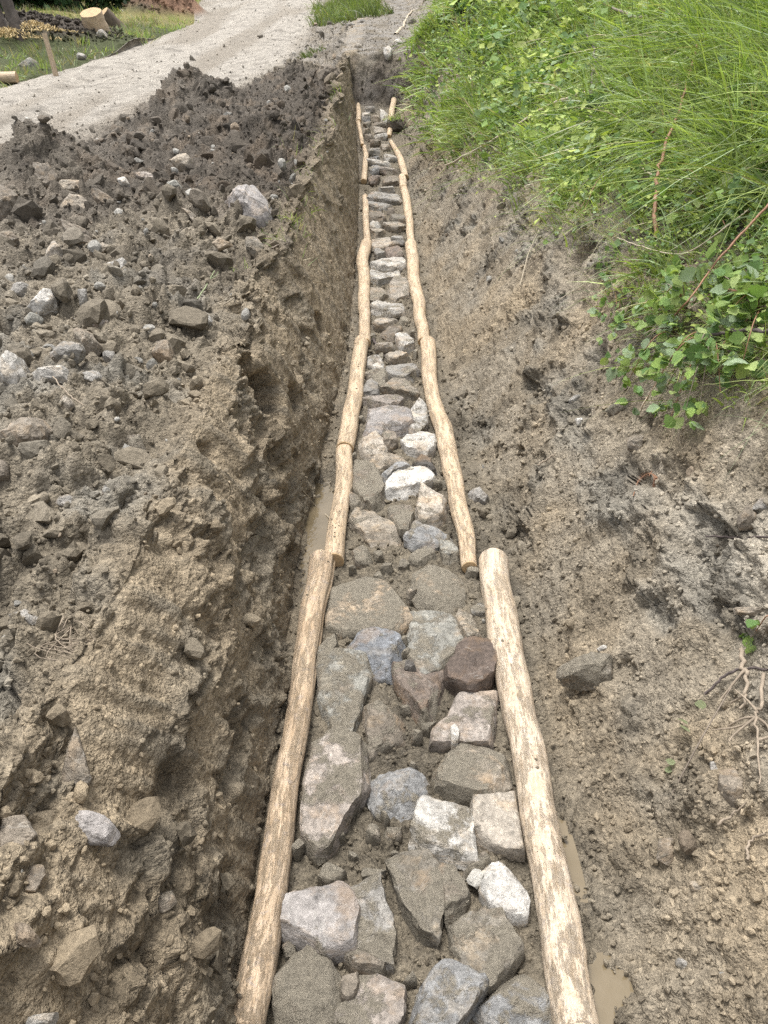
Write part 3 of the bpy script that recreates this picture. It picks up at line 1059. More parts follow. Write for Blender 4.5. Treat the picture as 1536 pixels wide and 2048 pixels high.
S(Z3, [(820, 1370), (900, 1340), (1000, 1370), (1000, 1430), (900, 1460), (830, 1430)], 'grey', .035, .7)
S(Z3, [(1010, 1330), (1080, 1310), (1130, 1360), (1140, 1420), (1050, 1440)], 'green', .04, .6)
S(Z3, [(450, 1050), (480, 1030), (550, 1080), (540, 1110), (470, 1120)], 'brown', .05, .4)
for pts, c_ in [
    ([(800, 1570), (870, 1520), (950, 1540), (930, 1570), (870, 1610)], 'brown'),
    ([(740, 1500), (800, 1480), (900, 1480), (880, 1520), (830, 1550), (760, 1540)], 'beige'),
    ([(750, 1390), (850, 1340), (950, 1380), (950, 1440), (900, 1470), (760, 1470)], 'pale'),
    ([(840, 1290), (900, 1250), (970, 1270), (970, 1340), (920, 1350), (850, 1320)], 'beige'),
    ([(735, 1280), (800, 1280), (850, 1330), (800, 1360), (740, 1360)], 'tan'),
    ([(735, 1200), (850, 1220), (930, 1180), (920, 1220), (860, 1270), (800, 1270), (750, 1240)], 'pale'),
    ([(740, 1130), (800, 1100), (950, 1110), (960, 1170), (900, 1190), (760, 1190)], 'pale'),
    ([(760, 1070), (800, 1060), (830, 1090), (820, 1110), (760, 1100)], 'grey'),
    ([(830, 1060), (940, 1050), (940, 1100), (840, 1110)], 'red'),
    ([(755, 1000), (850, 985), (862, 1036), (950, 1040), (760, 1060)], 'beige'),
    ([(866, 960), (940, 970), (940, 1026), (875, 1026)], 'grey'),
    ([(740, 940), (840, 940), (830, 980), (760, 980)], 'tan'),
    ([(735, 890), (770, 870), (800, 910), (780, 930), (740, 925)], 'pale'),
    ([(820, 900), (950, 895), (960, 940), (830, 940)], 'beige'),
    ([(735, 830), (780, 820), (860, 880), (800, 900), (735, 870)], 'brown'),
    ([(850, 860), (950, 840), (960, 890), (860, 890)], 'olive'),
    ([(725, 780), (800, 775), (870, 790), (830, 815), (730, 815)], 'grey'),
    ([(840, 820), (880, 800), (885, 840), (850, 840)], 'brown'),
    ([(720, 730), (800, 710), (920, 720), (920, 760), (860, 780), (730, 770)], 'grey'),
    ([(800, 670), (890, 690), (880, 710), (790, 700)], 'pale'),
    ([(720, 610), (750, 590), (800, 600), (790, 660), (740, 660)], 'red'),
    ([(810, 640), (860, 610), (920, 630), (910, 670), (830, 670)], 'brown'),
    ([(730, 560), (770, 545), (795, 570), (790, 590), (730, 585)], 'bluegrey'),
    ([(800, 560), (870, 545), (910, 580), (850, 600), (805, 590)], 'pink'),
    ([(725, 525), (880, 520), (890, 540), (780, 545)], 'pale'),
    ([(735, 500), (770, 485), (795, 510), (770, 525), (735, 520)], 'bluegrey'),
    ([(820, 480), (860, 470), (900, 510), (830, 515)], 'pale'),
    ([(730, 450), (770, 430), (805, 455), (780, 475), (735, 475)], 'grey'),
    ([(800, 420), (850, 415), (860, 440), (820, 450)], 'tan'),
    ([(735, 395), (790, 385), (800, 415), (740, 420)], 'brown'),
    ([(765, 355), (830, 345), (840, 380), (790, 385), (765, 375)], 'pale'),
    ([(705, 360), (755, 355), (755, 385), (712, 385)], 'brown'),
    ([(750, 310), (835, 305), (838, 340), (755, 345)], 'beige'),
    ([(690, 320), (740, 318), (735, 348), (695, 348)], 'beige'),
    ([(690, 280), (740, 278), (742, 310), (690, 312)], 'olive'),
    ([(745, 225), (790, 220), (795, 285), (750, 290)], 'tan'),
    ([(800, 195), (850, 190), (845, 280), (802, 278)], 'pale'),
    ([(690, 230), (738, 225), (740, 245), (690, 250)], 'pale'),
    ([(690, 252), (738, 250), (738, 268), (692, 270)], 'bluegrey'),
    ([(700, 185), (760, 180), (765, 210), (705, 215)], 'grey'),
    ([(760, 290), (838, 285), (838, 302), (760, 303)], 'brown'),
]:
    S(Z2, pts, c_, .06, .25)

_r = np.random.default_rng(77)
_polys = [np.array(s_[0]) for s_ in STONES]
_new = 0
while _new < 70:                                              # small stones wedged in the gaps
    yy_ = _r.uniform(640, 2040)
    xl = np.interp(yy_, [640, 1110, 2048], [738, 672, 550])
    xr = np.interp(yy_, [640, 1110, 2048], [832, 945, 1085])
    xx_ = _r.uniform(xl, xr)
    rad_ = _r.uniform(9, 26) * np.interp(yy_, [640, 2048], [.5, 1.15])
    if any(np.min(np.hypot(p_[:, 0] - xx_, p_[:, 1] - yy_)) < rad_ * .8 or in_poly(np.array([xx_]), np.array([yy_]), p_)[0] for p_ in _polys):
        _new += .05
        continue
    k_ = _r.integers(5, 8)
    an_ = np.sort(_r.uniform(0, 6.28, k_) * .25 + np.arange(k_) / k_ * 6.28)
    pl_ = np.c_[xx_ + rad_ * _r.uniform(.7, 1.2, k_) * np.cos(an_), yy_ + rad_ * .75 * _r.uniform(.7, 1.2, k_) * np.sin(an_)]
    STONES.append((pl_.tolist(), str(_r.choice(['brown', 'olive', 'tan', 'grey', 'olive'])), _r.uniform(.03, .06), .75, None, (0, 0), False))
    _polys.append(pl_)
    _new += 1

for i, (poly, colr, h, mud, label, tilt, flat) in enumerate(STONES):
    pw = bed_unproject([p[0] for p in poly], [p[1] for p in poly], h * .55)
    c = pw.mean(0)
    near_ = c[1] < 4
    h = h * .72
    pl = ccw((pw - c)[:, :2]) * 1.13
    half = h * .5 + .025
    me = rock_mesh("paving_stone", pl, half, 100 + i, n=(52 if near_ and label is not None or i < 60 else 28) if near_ else 24, prof=PROFILE,
                   cuts=2 if flat else 6, rough=.6 if flat else .9, el_r=(-.1, .5) if i % 4 else (.2, 1.3),
                   tilt=tilt if tilt != (0, 0) else tuple(np.random.default_rng(i).normal(size=2) * (.04 if flat else .10)))
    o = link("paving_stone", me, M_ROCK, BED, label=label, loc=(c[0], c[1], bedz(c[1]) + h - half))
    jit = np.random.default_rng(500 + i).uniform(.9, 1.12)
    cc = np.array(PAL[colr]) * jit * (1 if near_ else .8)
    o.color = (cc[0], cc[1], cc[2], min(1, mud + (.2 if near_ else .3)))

# the paving goes on below the frame
_r = np.random.default_rng(88)
for i, (sx, sy) in enumerate([(-.2, .62), (.02, .66), (.24, .6), (-.12, .42), (.12, .4), (.36, .42), (-.22, .18), (.05, .2), (.3, .16), (-.1, -.04), (.16, -.06), (.38, -.08), (-.2, -.3), (.08, -.3), (.34, -.32)]):
    k_ = 7
    an_ = np.arange(k_) / k_ * 6.28 + _r.uniform(-.3, .3, k_)
    pl = ccw(np.c_[.125 * _r.uniform(.8, 1.2, k_) * np.cos(an_), .115 * _r.uniform(.8, 1.2, k_) * np.sin(an_)])
    me = rock_mesh("paving_stone", pl, .05, 1500 + i, n=28, prof=PROFILE, cuts=5, rough=.9, el_r=(-.1, .5))
    o = link("paving_stone", me, M_ROCK, BED, loc=(sx, sy, bedz(sy) - .005))
    cc = np.array(PAL[str(_r.choice(['brown', 'olive', 'grey', 'pink', 'tan']))])
    o.color = (cc[0], cc[1], cc[2], .7)

# ------------------------------------------------------------------ logs
def catmull(p, n):
    p = np.asarray(p, float)
    s = np.linspace(0, len(p) - 1, n)
    i = np.minimum(s.astype(int), len(p) - 2)
    u = (s - i)[:, None]
    pp = np.vstack([2 * p[0] - p[1], p, 2 * p[-1] - p[-2]])
    a, b, c, d = pp[i], pp[i + 1], pp[i + 2], pp[i + 3]
    return .5 * (2 * b + (c - a) * u + (2 * a - 5 * b + 4 * c - d) * u ** 2 + (3 * b - a - 3 * c + d) * u ** 3)


def tube(path, rad, sides, wob=None, seed=0):
    path = np.asarray(path)
    n = len(path)
    tg = np.gradient(path, axis=0)
    tg /= np.linalg.norm(tg, axis=1)[:, None]
    ref = np.array([0, 0, 1.]) if abs(tg[:, 2]).mean() < .9 else np.array([1., 0, 0])
    e1 = np.cross(tg, ref)
    e1 /= np.linalg.norm(e1, axis=1)[:, None]
    e2 = np.cross(e1, tg)
    th = np.linspace(0, 2 * math.pi, sides, endpoint=False)
    rad = np.broadcast_to(np.asarray(rad, float), (n,))
    R = rad[:, None] * np.ones(sides)
    if wob is not None:
        R = R * wob
    V = path[:, None] + R[..., None] * (np.cos(th)[None, :, None] * e1[:, None] + np.sin(th)[None, :, None] * e2[:, None])
    a = np.arange(n - 1)[:, None] * sides
    b = np.arange(sides)[None]
    c = (b + 1) % sides
    F = np.stack([a + b, a + c, a + sides + c, a + sides + b], -1).reshape(-1, 4)
    return V.reshape(-1, 3), F, th


LOGS = [
    # name label, converter, [(x, y, horizontal width)] in the zoom's pixels, material
    ("thick muddy peeled log, nearest on the left side of the channel", Z4, [(40, 2080, 175), (85, 1820, 160), (150, 1430, 135), (208, 1060, 116), (275, 680, 100), (325, 330, 100), (372, 35, 104)], M_WOOD, 'n'),
    ("short mud-spattered log running beside the puddle on the left", Z3, [(360, 1452, 125), (373, 1280, 122), (396, 1100, 108), (417, 950, 106), (428, 770, 104)], M_WOOD_FAR, 'n'),
    ("pale smooth log above the puddle on the left side", Z3, [(436, 760, 112), (456, 600, 108), (492, 400, 100), (512, 250, 94), (528, 102, 86)], M_WOOD_FAR, 'n'),
    ("bowed pale log on the left, reaching halfway up the trench", Z2, [(706, 1650, 74), (704, 1450, 72), (699, 1300, 72), (696, 1150, 74), (712, 1035, 72)], M_WOOD_FAR, 'f'),
    ("thin mottled pole on the left above the bowed log", Z2, [(726, 1040, 46), (713, 920, 42), (710, 830, 40), (706, 745, 32)], M_WOOD_FAR, 'f'),
    ("thin bent pole on the left below the two far short ones", Z2, [(703, 655, 38), (710, 545, 34), (712, 490, 30), (702, 440, 26)], M_WOOD_FAR, 'f'),
    ("second thin pole from the far end on the left", Z2, [(692, 432, 24), (680, 360, 25), (668, 292, 28)], M_WOOD_FAR, 'f'),
    ("short thin pole at the far end on the left", Z2, [(669, 285, 30), (668, 230, 30), (664, 182, 24)], M_WOOD_FAR, 'f'),
    ("thick pale peeled log, nearest on the right side of the channel", Z4, [(1405, 2080, 195), (1352, 1820, 178), (1288, 1500, 162), (1240, 1225, 148), (1200, 990, 140), (1155, 730, 132), (1112, 515, 130), (1065, 290, 128), (1034, 38, 112)], M_WOOD_PALE, 'n'),
    ("crooked middle log on the right with a bend halfway", Z3, [(1197, 1490, 100), (1172, 1300, 112), (1130, 1120, 112), (1090, 950, 112), (1062, 800, 116), (1036, 660, 118), (982, 480, 96), (946, 300, 92), (948, 112, 94)], M_WOOD_FAR, 'n'),
    ("straight pale log on the right above the crooked one", Z2, [(1066, 1640, 76), (1042, 1450, 78), (1012, 1300, 76), (1000, 1150, 76), (994, 1046, 72)], M_WOOD_FAR, 'f'),
    ("slim log on the right, fourth from the camera", Z2, [(991, 1046, 48), (982, 900, 50), (966, 780, 52), (946, 690, 46)], M_WOOD_FAR, 'f'),
    ("very short log piece on the right between two slim logs", Z2, [(942, 700, 48), (936, 630, 46)], M_WOOD_FAR, 'f'),
    ("slim slanting log on the right below the last pole", Z2, [(955, 632, 42), (936, 560, 46), (908, 485, 40), (866, 408, 26)], M_WOOD_FAR, 'f'),
    ("last pole on the right at the far trench end", Z2, [(852, 380, 30), (868, 260, 36), (882, 155, 36)], M_WOOD_FAR, 'f'),
]
LOG_SURF = []
for i, (label, f, pts, mat, d_) in enumerate(LOGS):
    r = np.random.default_rng(900 + i)
    px = np.array([f([(a, b)])[0] for a, b, c in pts])
    scl = (f([(1, 0)])[0][0] - f([(0, 0)])[0][0])
    wpx = np.array([c for a, b, c in pts]) * scl
    dpx = np.gradient(px, axis=0)
    perp = wpx * np.abs(dpx[:, 1]) / np.linalg.norm(dpx, axis=1)
    rad = np.full(len(pts), .05)
    for _ in range(3):
        lift = rad * .5
        P3 = np.array([bed_unproject([a], [b], l_)[0] for (a, b), l_ in zip(px, lift)])
        dep = P3[:, 1] * CP - P3[:, 2] * SP
        rad = perp / 2 * dep / FPX
    if i in (0, 8):                                           # the near logs run on towards and past the viewer
        ex = P3[0] + (P3[0] - P3[1]) / (P3[1][1] - P3[0][1]) * (P3[0][1] + .9)
        ex[2] = bedz(ex[1]) + rad[0] * .5
        P3 = np.vstack([ex, (ex + P3[0]) / 2, P3])
        rad = np.r_[rad[0], rad[0], rad]
    L = np.linalg.norm(np.diff(P3, axis=0), axis=1).sum()
    n = max(8, int(L / (.02 if d_ == 'n' else .05)))
    sides = 40 if d_ == 'n' else 18
    path = catmull(P3, n)
    rr_ = catmull(np.c_[rad, rad, rad], n)[:, 0]
    path = path + np.stack([fbm(path * 2.2 + i * 9, 2) * .5, 0 * path[:, 0], fbm(path * 2.2 + 50 + i * 9, 2) * .4], 1) * rr_[:, None] * .8
    c0 = path.mean(0)
    path = path - c0
    th = np.linspace(0, 2 * math.pi, sides, endpoint=False)
    s = np.linspace(0, L, n)
    g3 = np.stack([np.broadcast_to(np.cos(th), (n, sides)), np.broadcast_to(np.sin(th), (n, sides)), np.broadcast_to(s[:, None] / .06, (n, sides))], -1).reshape(-1, 3) + r.uniform(0, 50, 3)
    wob = 1 + .10 * fbm(g3 * np.array([.8, .8, .12]), 3).reshape(n, sides) + .05 * perlin(g3 * np.array([1.6, 1.6, .25])).reshape(n, sides)
    for kx in range(int(L * 3) + 1):                          # knots
        ks, kt = r.uniform(0, L), r.uniform(0, 2 * math.pi)
        da = (th - kt + math.pi) % (2 * math.pi) - math.pi
        wob += r.uniform(.04, .11) * np.exp(-((s[:, None] - ks) / .03) ** 2 - (da[None] / .38) ** 2)
    if i == 0:                                                # the long crack
        da = (th - .3 + math.pi) % (2 * math.pi) - math.pi
        wob -= .16 * np.exp(-(da[None] / .12) ** 2) * smooth(L * .78, L * .86, s)[:, None]
    V, F, _ = tube(path, rr_, sides, wob)
    me = mesh_np("log", V, F, 4)
    attr_v(me, 'grain', g3)
    me.name = "trunk"
    o = link("log", None, label=label, cat="log", group="logs lining the drainage channel", loc=tuple(c0))
    link("trunk", me, mat, o)
    LOG_SURF.append((V + c0, n, sides, d_))
    for end in (0, n - 1):                                    # sawn ends
        ring = V[end * sides:(end + 1) * sides]
        ce = ring.mean(0)
        tdir = (path[0] - path[1]) if end == 0 else (path[-1] - path[-2])
        tdir /= np.linalg.norm(tdir)
        Vs = np.vstack([ring, ce + (ring - ce) * .93 + tdir * .004, ce + (ring - ce) * .5 + tdir * .006, [ce + tdir * .006]])
        Fs = []
        for b in range(sides):
            c = (b + 1) % sides
            q4 = [(b, c, sides + c), (b, sides + c, sides + b), (sides + b, sides + c, 2 * sides + c), (sides + b, 2 * sides + c, 2 * sides + b), (2 * sides + b, 2 * sides + c, 3 * sides)]
            Fs += [x_ if end else x_[::-1] for x_ in q4]
        me = mesh_np("sawn_end", Vs, np.array(Fs), 3, False)
        gr = np.vstack([np.c_[np.cos(th), np.sin(th), 0 * th] * k_ for k_ in (1, .93, .5)] + [[[0, 0, 0]]])
        attr_v(me, 'grain', gr)
        link("sawn_end", me, M_END, o)

# ------------------------------------------------------------------ loose boulders
Z1, Z5, Z6, Z8 = Zc(2.4, 0, 0), Zc(2.194, 0, 450), Zc(2.16, 0, 1100), Zc(2.56, 950, 600)
Z9 = Zc(4.518, 560, 0)
ZA = Zc(2.567, 1150, 1250)
BOULDERS = [
    (Z1, [(1020, 970), (1110, 880), (1160, 875), (1220, 920), (1270, 1000), (1300, 1110), (1250, 1150), (1190, 1130), (1100, 1060)], 'violet', .1, "large purple and white boulder on the lip of the spoil bank"),
    (Z1, [(285, 1000), (295, 930), (390, 945), (445, 1000), (440, 1035), (300, 1035)], 'tan', .2, "flat-topped tan block in front of the brown stones at upper left"),
    (Z1, [(155, 800), (230, 800), (290, 870), (270, 920), (220, 935), (165, 860)], 'brown', .3, "upright brown stone behind the flat-topped tan block"),
    (Z1, [(290, 880), (340, 860), (420, 880), (400, 920), (300, 930)], 'tan', .4, "tan stone just behind the flat-topped block"),
    (Z1, [(425, 915), (480, 910), (545, 970), (540, 995), (480, 995)], 'brown', .3, "brown wedge stone right of the flat-topped tan block"),
    (Z1, [(810, 760), (880, 740), (950, 810), (930, 850), (870, 840)], 'tan', .5, "pale tan stone at the foot of the tall dark heap"),
    (Z1, [(0, 890), (60, 920), (125, 1000), (50, 1080), (-30, 1060)], 'brown', .3, "big brown boulder cut by the left edge at upper left"),
    (Z1, [(560, 860), (600, 855), (632, 905), (585, 905)], 'white', .05, "small white stone in the middle of the spoil"),
    (Z1, [(645, 840), (700, 825), (765, 865), (750, 880), (660, 860)], 'pink', .3, "thin reddish slab below the pale tan stone"),
    (Z1, [(800, 870), (840, 870), (885, 910), (860, 935), (810, 910)], 'green', .2, "grey-green stone left of the large purple boulder"),
    (Z1, [(870, 1000), (900, 995), (965, 1080), (930, 1075)], 'tan', .3, "narrow tan slab stuck in soil by the purple boulder"),
    (Z1, [(290, 1065), (390, 1100), (480, 1160), (450, 1200), (340, 1190)], 'brown', .3, "dark slanting slab below the flat-topped tan block"),
    (Z5, [(115, 370), (200, 280), (245, 290), (295, 400), (270, 420), (180, 400)], 'white', .08, "bright white boulder on the left spoil"),
    (Z5, [(35, 260), (100, 245), (160, 300), (130, 335), (50, 310)], 'grey', .4, "grey stone just above the bright white boulder"),
    (Z5, [(200, 110), (250, 70), (300, 130), (280, 160), (210, 150)], 'beige', .4, "pale pointed stone at the left above the white boulder"),
    (Z5, [(370, 140), (460, 75), (490, 100), (430, 150)], 'tan', .3, "flat tan plate resting beside the dark slanting slab"),
    (Z5, [(460, 170), (540, 150), (570, 190), (530, 220), (480, 210)], 'pale', .3, "pale stone right of the flat tan plate"),
    (Z5, [(100, 400), (150, 385), (195, 420), (170, 450), (120, 440)], 'green', .3, "small greenish stone under the bright white boulder"),
    (Z5, [(390, 400), (440, 392), (475, 430), (450, 465), (415, 455)], 'pink', .2, "small pinkish stone right of the bright white boulder"),
    (Z5, [(320, 450), (400, 470), (450, 540), (430, 590), (370, 570), (330, 500)], 'clay', .5, "tan-brown lump above the long pale grey boulders"),
    (Z5, [(220, 570), (280, 530), (360, 540), (380, 580), (330, 610), (240, 620)], 'grey', .35, "dark grey stone on top of the long pale boulder"),
    (Z5, [(-20, 530), (50, 550), (120, 650), (125, 740), (80, 780), (20, 740), (-20, 720)], 'pale', .4, "big pale grey boulder at the left edge"),
    (Z5, [(135, 650), (200, 620), (320, 640), (350, 690), (300, 710), (150, 710)], 'pale', .35, "long pale grey boulder right of the big one at the edge"),
    (Z5, [(345, 665), (440, 640), (475, 670), (460, 710), (380, 730), (315, 715)], 'pale', .5, "pale lumpy boulder at the right end of the long grey one"),
    (Z5, [(455, 560), (485, 540), (512, 590), (500, 615), (460, 600)], 'grey', .3, "small upright grey stone by the pale lumpy boulder"),
    (Z5, [(10, 930), (100, 880), (200, 860), (260, 920), (250, 960), (120, 1000), (40, 1020)], 'clay', .35, "broad tan-brown boulder at the left, below the pale ones"),
    (Z5, [(425, 1190), (480, 1110), (515, 1140), (490, 1200), (440, 1225)], 'grey', .4, "leaning grey stone near the trench lip"),
    (Z5, [(490, 1180), (540, 1110), (592, 1170), (570, 1230), (510, 1240)], 'olive', .6, "muddy boulder right of the leaning grey stone"),
    (Z5, [(120, 1250), (190, 1240), (255, 1280), (190, 1312)], 'bluegrey', .1, "flat bluish slate lying on the left spoil"),
    (Z5, [(230, 1210), (300, 1190), (352, 1220), (300, 1250)], 'grey', .3, "grey stone just above the bluish slate"),
    (Z5, [(660, 560), (700, 480), (770, 530), (765, 610), (700, 600)], 'clay', .4, "brown block at the lip above the torn hollow"),
    (Z5, [(545, 900), (600, 900), (640, 1000), (620, 1045), (570, 1000)], 'clay', .6, "square-edged clay lump breaking off the trench lip"),
    (Z5, [(260, 780), (300, 740), (332, 790), (310, 820), (265, 810)], 'beige', .3, "small pale stone below the long pale boulder"),
    (Z5, [(-20, 1030), (40, 1060), (52, 1120), (10, 1150), (-20, 1140)], 'brown', .4, "brown stone at the left edge below the broad tan boulder"),
    (Z5, [(925, 75), (960, 62), (1025, 90), (960, 115)], 'orange', .2, "flat orange stone below the large purple boulder"),
    (Z5, [(1075, 60), (1130, 55), (1165, 110), (1120, 145), (1080, 110)], 'olive', .6, "brown lump right of the flat orange stone"),
    (Z5, [(885, 430), (905, 385), (942, 440), (905, 458)], 'pale', .3, "small pale wedge at the trench lip"),
    (Z5, [(340, 290), (380, 290), (388, 370), (350, 355)], 'grey', .5, "small standing grey stone right of the white boulder"),
    (Z5, [(-20, 40), (60, 30), (102, 80), (100, 130), (-20, 120)], 'brown', .4, "squat brown block at the left edge"),
    (Z6, [(40, 280), (110, 255), (180, 290), (180, 330), (100, 345), (40, 310)], 'grey', .5, "grey boulder half buried above the root tuft"),
    (Z6, [(290, 1130), (400, 1130), (450, 1150), (530, 1230), (480, 1285), (300, 1260)], 'violet', .25, "flat purple slate set in the near left trench wall"),
    (Z6, [(330, 770), (360, 860), (400, 1000), (370, 1040), (250, 1010), (270, 930)], 'clay', .5, "broken clay plate above the purple slate"),
    (Z6, [(115, 1360), (190, 1360), (200, 1410), (155, 1485), (110, 1480)], 'clay', .5, "brown wedge in the left wall below the clay plates"),
    (Z6, [(45, 1630), (100, 1605), (175, 1690), (150, 1725), (60, 1690)], 'clay', .5, "brown lump at the left low on the wall"),
    (Z6, [(640, 1490), (740, 1475), (758, 1530), (700, 1575), (650, 1545)], 'clay', .5, "brown stone low in the left wall near the log"),
    (Z6, [(20, 1160), (110, 1150), (175, 1280), (120, 1335), (10, 1300)], 'clay', .6, "big clay plate at the left edge beside the purple slate"),
    (Z6, [(100, 2015), (240, 1990), (255, 2060), (90, 2070)], 'pale', .4, "pale stone at the bottom left corner"),
    (Z3, [(1190, 1030), (1270, 1000), (1330, 1060), (1320, 1120), (1200, 1120)], 'grey', .3, "grey stone outside the crooked log on the right"),
    (Z8, [(440, 1880), (600, 1820), (720, 1850), (760, 1900), (700, 1960), (560, 2010), (470, 1970)], 'olive', .7, "large muddy boulder at the foot of the right wall"),
    (Z8, [(780, 700), (850, 680), (892, 740), (850, 795), (790, 765)], 'clay', .4, "brown stone under the bramble on the right wall"),
    (Z8, [(660, 560), (740, 520), (825, 515), (800, 590), (720, 600)], 'clay', .7, "earth clod jutting out left of the bramble"),
    (Z8, [(510, 612), (550, 598), (557, 640), (520, 640)], 'white', .02, "small white stone on the right wall below the bramble"),
    (Z8, [(480, 515), (540, 478), (562, 500), (500, 535)], 'grey', .3, "small grey stone above the white one on the right wall"),
    (Z8, [(1340, 1130), (1400, 1040), (1445, 1080), (1435, 1170), (1350, 1185)], 'clay', .3, "brown rock in the pale clay at the right edge"),
    (Z8, [(1410, 1072), (1470, 1010), (1515, 1040), (1490, 1080)], 'grey', .1, "grey flake on top of the brown rock at the right edge"),
    (Z8, [(620, 1785), (660, 1765), (690, 1790), (640, 1808)], 'pale', .2, "pale chip above the large muddy boulder on the right"),
    (Z8, [(1310, 1580), (1400, 1570), (1480, 1590), (1440, 1620), (1330, 1610)], 'tan', .3, "flat tan stone in the pale clay at the right"),
    (ZA, [(430, 1100), (500, 1095), (525, 1180), (480, 1240), (420, 1200)], 'clay', .6, "upright clay slab in the lower right wall"),
    (ZA, [(590, 1320), (640, 1310), (670, 1350), (640, 1375), (595, 1365)], 'tan', .3, "small tan stone low on the right wall"),
    (ZA, [(740, 770), (830, 740), (870, 880), (800, 960), (735, 900)], 'clay', .5, "brown block standing out below the roots on the right"),
    (ZA, [(690, 705), (730, 700), (735, 760), (700, 790)], 'grey', .3, "small grey plate left of the brown block under the roots"),
    (ZA, [(510, 1730), (560, 1700), (585, 1740), (545, 1780)], 'grey', .4, "grey stone above the lower right puddle"),
    (Z9, [(320, 650), (390, 600), (520, 630), (535, 720), (430, 760), (340, 740)], 'brown', .4, "round brown boulder on the left rim of the far trench end"),
    (Z9, [(930, 470), (980, 420), (1015, 460), (1005, 530), (945, 550)], 'pale', .4, "upright pale stone on the far trench end"),
    (Z9, [(1010, 380), (1080, 355), (1110, 410), (1060, 440)], 'pale', .3, "pale stone right of the upright one at the far end"),
    (Z9, [(660, 405), (720, 395), (755, 450), (700, 470)], 'beige', .4, "beige stone at the top edge of the far trench end"),
    (Z9, [(690, 190), (760, 180), (780, 215), (700, 225)], 'grey', .3, "grey stone on the rubble below the roadside grass"),
    (Z9, [(600, 225), (670, 205), (690, 240), (610, 250)], 'grey', .4, "darker stone left of the grey one on the rubble"),
]
for i, (f, pts, colr, mud, label) in enumerate(BOULDERS):
    poly = np.array(f(pts))
    cpx = poly.mean(0)
    p, nrm = hit(*cpx)
    dep = p[1] * CP - p[2] * SP
    # local frame: facing the viewer and the sky, so that the stone rests on the slope
    vd = -raydir(*cpx)
    vd /= np.linalg.norm(vd)
    up = vd * .75 + np.array([0, 0, .55])
    up /= np.linalg.norm(up)
    ax = np.array([1., 0, 0]) - up * up[0]
    ax /= np.linalg.norm(ax)
    ay = np.cross(up, ax)
    D = raydir(poly[:, 0], poly[:, 1])
    tt = (up @ p) / (D @ up)
    W = D * tt[:, None] - p
    pl = ccw(np.c_[W @ ax, W @ ay])
    size = np.sqrt(np.ptp(pl[:, 0]) * np.ptp(pl[:, 1]))
    flatish = any(w_ in label for w_ in ("slab", "slate", "plate", "flat", "flake"))
    half = size * (.20 if flatish else .38)
    big = np.ptp(poly[:, 0]) > 45
    me = rock_mesh("boulder", pl, half, 2000 + i, n=44 if big else 24, prof=PROFILE if flatish else PROFILE_R, cuts=3 if flatish else 8, rough=1.1)
    o = link("boulder", me, M_ROCK, label=label, cat="rock" if 'clay' not in label and 'clod' not in label else "clod", group="loose stones along the trench")

    cen = p + up * half * (.2 if not flatish else .3)
    o.matrix_world = Matrix(((ax[0], ay[0], up[0], cen[0]), (ax[1], ay[1], up[1], cen[1]), (ax[2], ay[2], up[2], cen[2]), (0, 0, 0, 1)))
    jit = np.random.default_rng(700 + i).uniform(.9, 1.12)
    cc = np.array(PAL[colr]) * jit
    o.color = (cc[0], cc[1], cc[2], mud)

# ------------------------------------------------------------------ loose soil: crumbs and clods scattered over the dug ground (too many to count)
def ico(sub):
    ph = (1 + 5 ** .5) / 2
    v = [(-1, ph, 0), (1, ph, 0), (-1, -ph, 0), (1, -ph, 0), (0, -1, ph), (0, 1, ph), (0, -1, -ph), (0, 1, -ph), (ph, 0, -1), (ph, 0, 1), (-ph, 0, -1), (-ph, 0, 1)]
    f = [(0, 11, 5), (0, 5, 1), (0, 1, 7), (0, 7, 10), (0, 10, 11), (1, 5, 9), (5, 11, 4), (11, 10, 2), (10, 7, 6), (7, 1, 8), (3, 9, 4), (3, 4, 2), (3, 2, 6), (3, 6, 8), (3, 8, 9), (4, 9, 5), (2, 4, 11), (6, 2, 10), (8, 6, 7), (9, 8, 1)]
    v = [np.array(x) / np.linalg.norm(x) for x in v]
    for _ in range(sub):
        cache, nf = {}, []

        def mid(a, b):
            k_ = (min(a, b), max(a, b))
            if k_ not in cache:
                x = v[a] + v[b]
                v.append(x / np.linalg.norm(x))
                cache[k_] = len(v) - 1
            return cache[k_]
        for a, b, c in f:
            ab, bc, ca = mid(a, b), mid(b, c), mid(c, a)
            nf += [(a, ab, ca), (b, bc, ab), (c, ca, bc), (ab, bc, ca)]
        f = nf
    return np.array(v), np.array(f)


def clod_shapes(sub, nvar, seed, jag=.25):
    V, F = ico(sub)
    r = np.random.default_rng(seed)
    out = []
    for _ in range(nvar):
        W = V * (1 + jag * fbm(V * 1.1 + r.uniform(0, 90, 3), 3))[:, None]
        for __ in range(4):
            nn_ = r.normal(size=3)
            nn_ /= np.linalg.norm(nn_)
            W = W - np.maximum(0, W @ nn_ - r.uniform(.35, .75))[:, None] * nn_
        W = W * (1 + jag * .6 * r.normal(size=len(V)) * .3)[:, None]
        out.append(W * np.array([1, r.uniform(.65, 1), r.uniform(.5, .85)]))
    return np.array(out), F


def rand_rot(r, n):
    qn = r.normal(size=(n, 4))
    qn /= np.linalg.norm(qn, axis=1)[:, None]
    w, x, yy, z = qn.T
    return np.stack([np.stack([1 - 2 * (yy * yy + z * z), 2 * (x * yy - z * w), 2 * (x * z + yy * w)], -1),
                     np.stack([2 * (x * yy + z * w), 1 - 2 * (x * x + z * z), 2 * (yy * z - x * w)], -1),
                     np.stack([2 * (x * z - yy * w), 2 * (yy * z + x * w), 1 - 2 * (x * x + yy * yy)], -1)], 1)


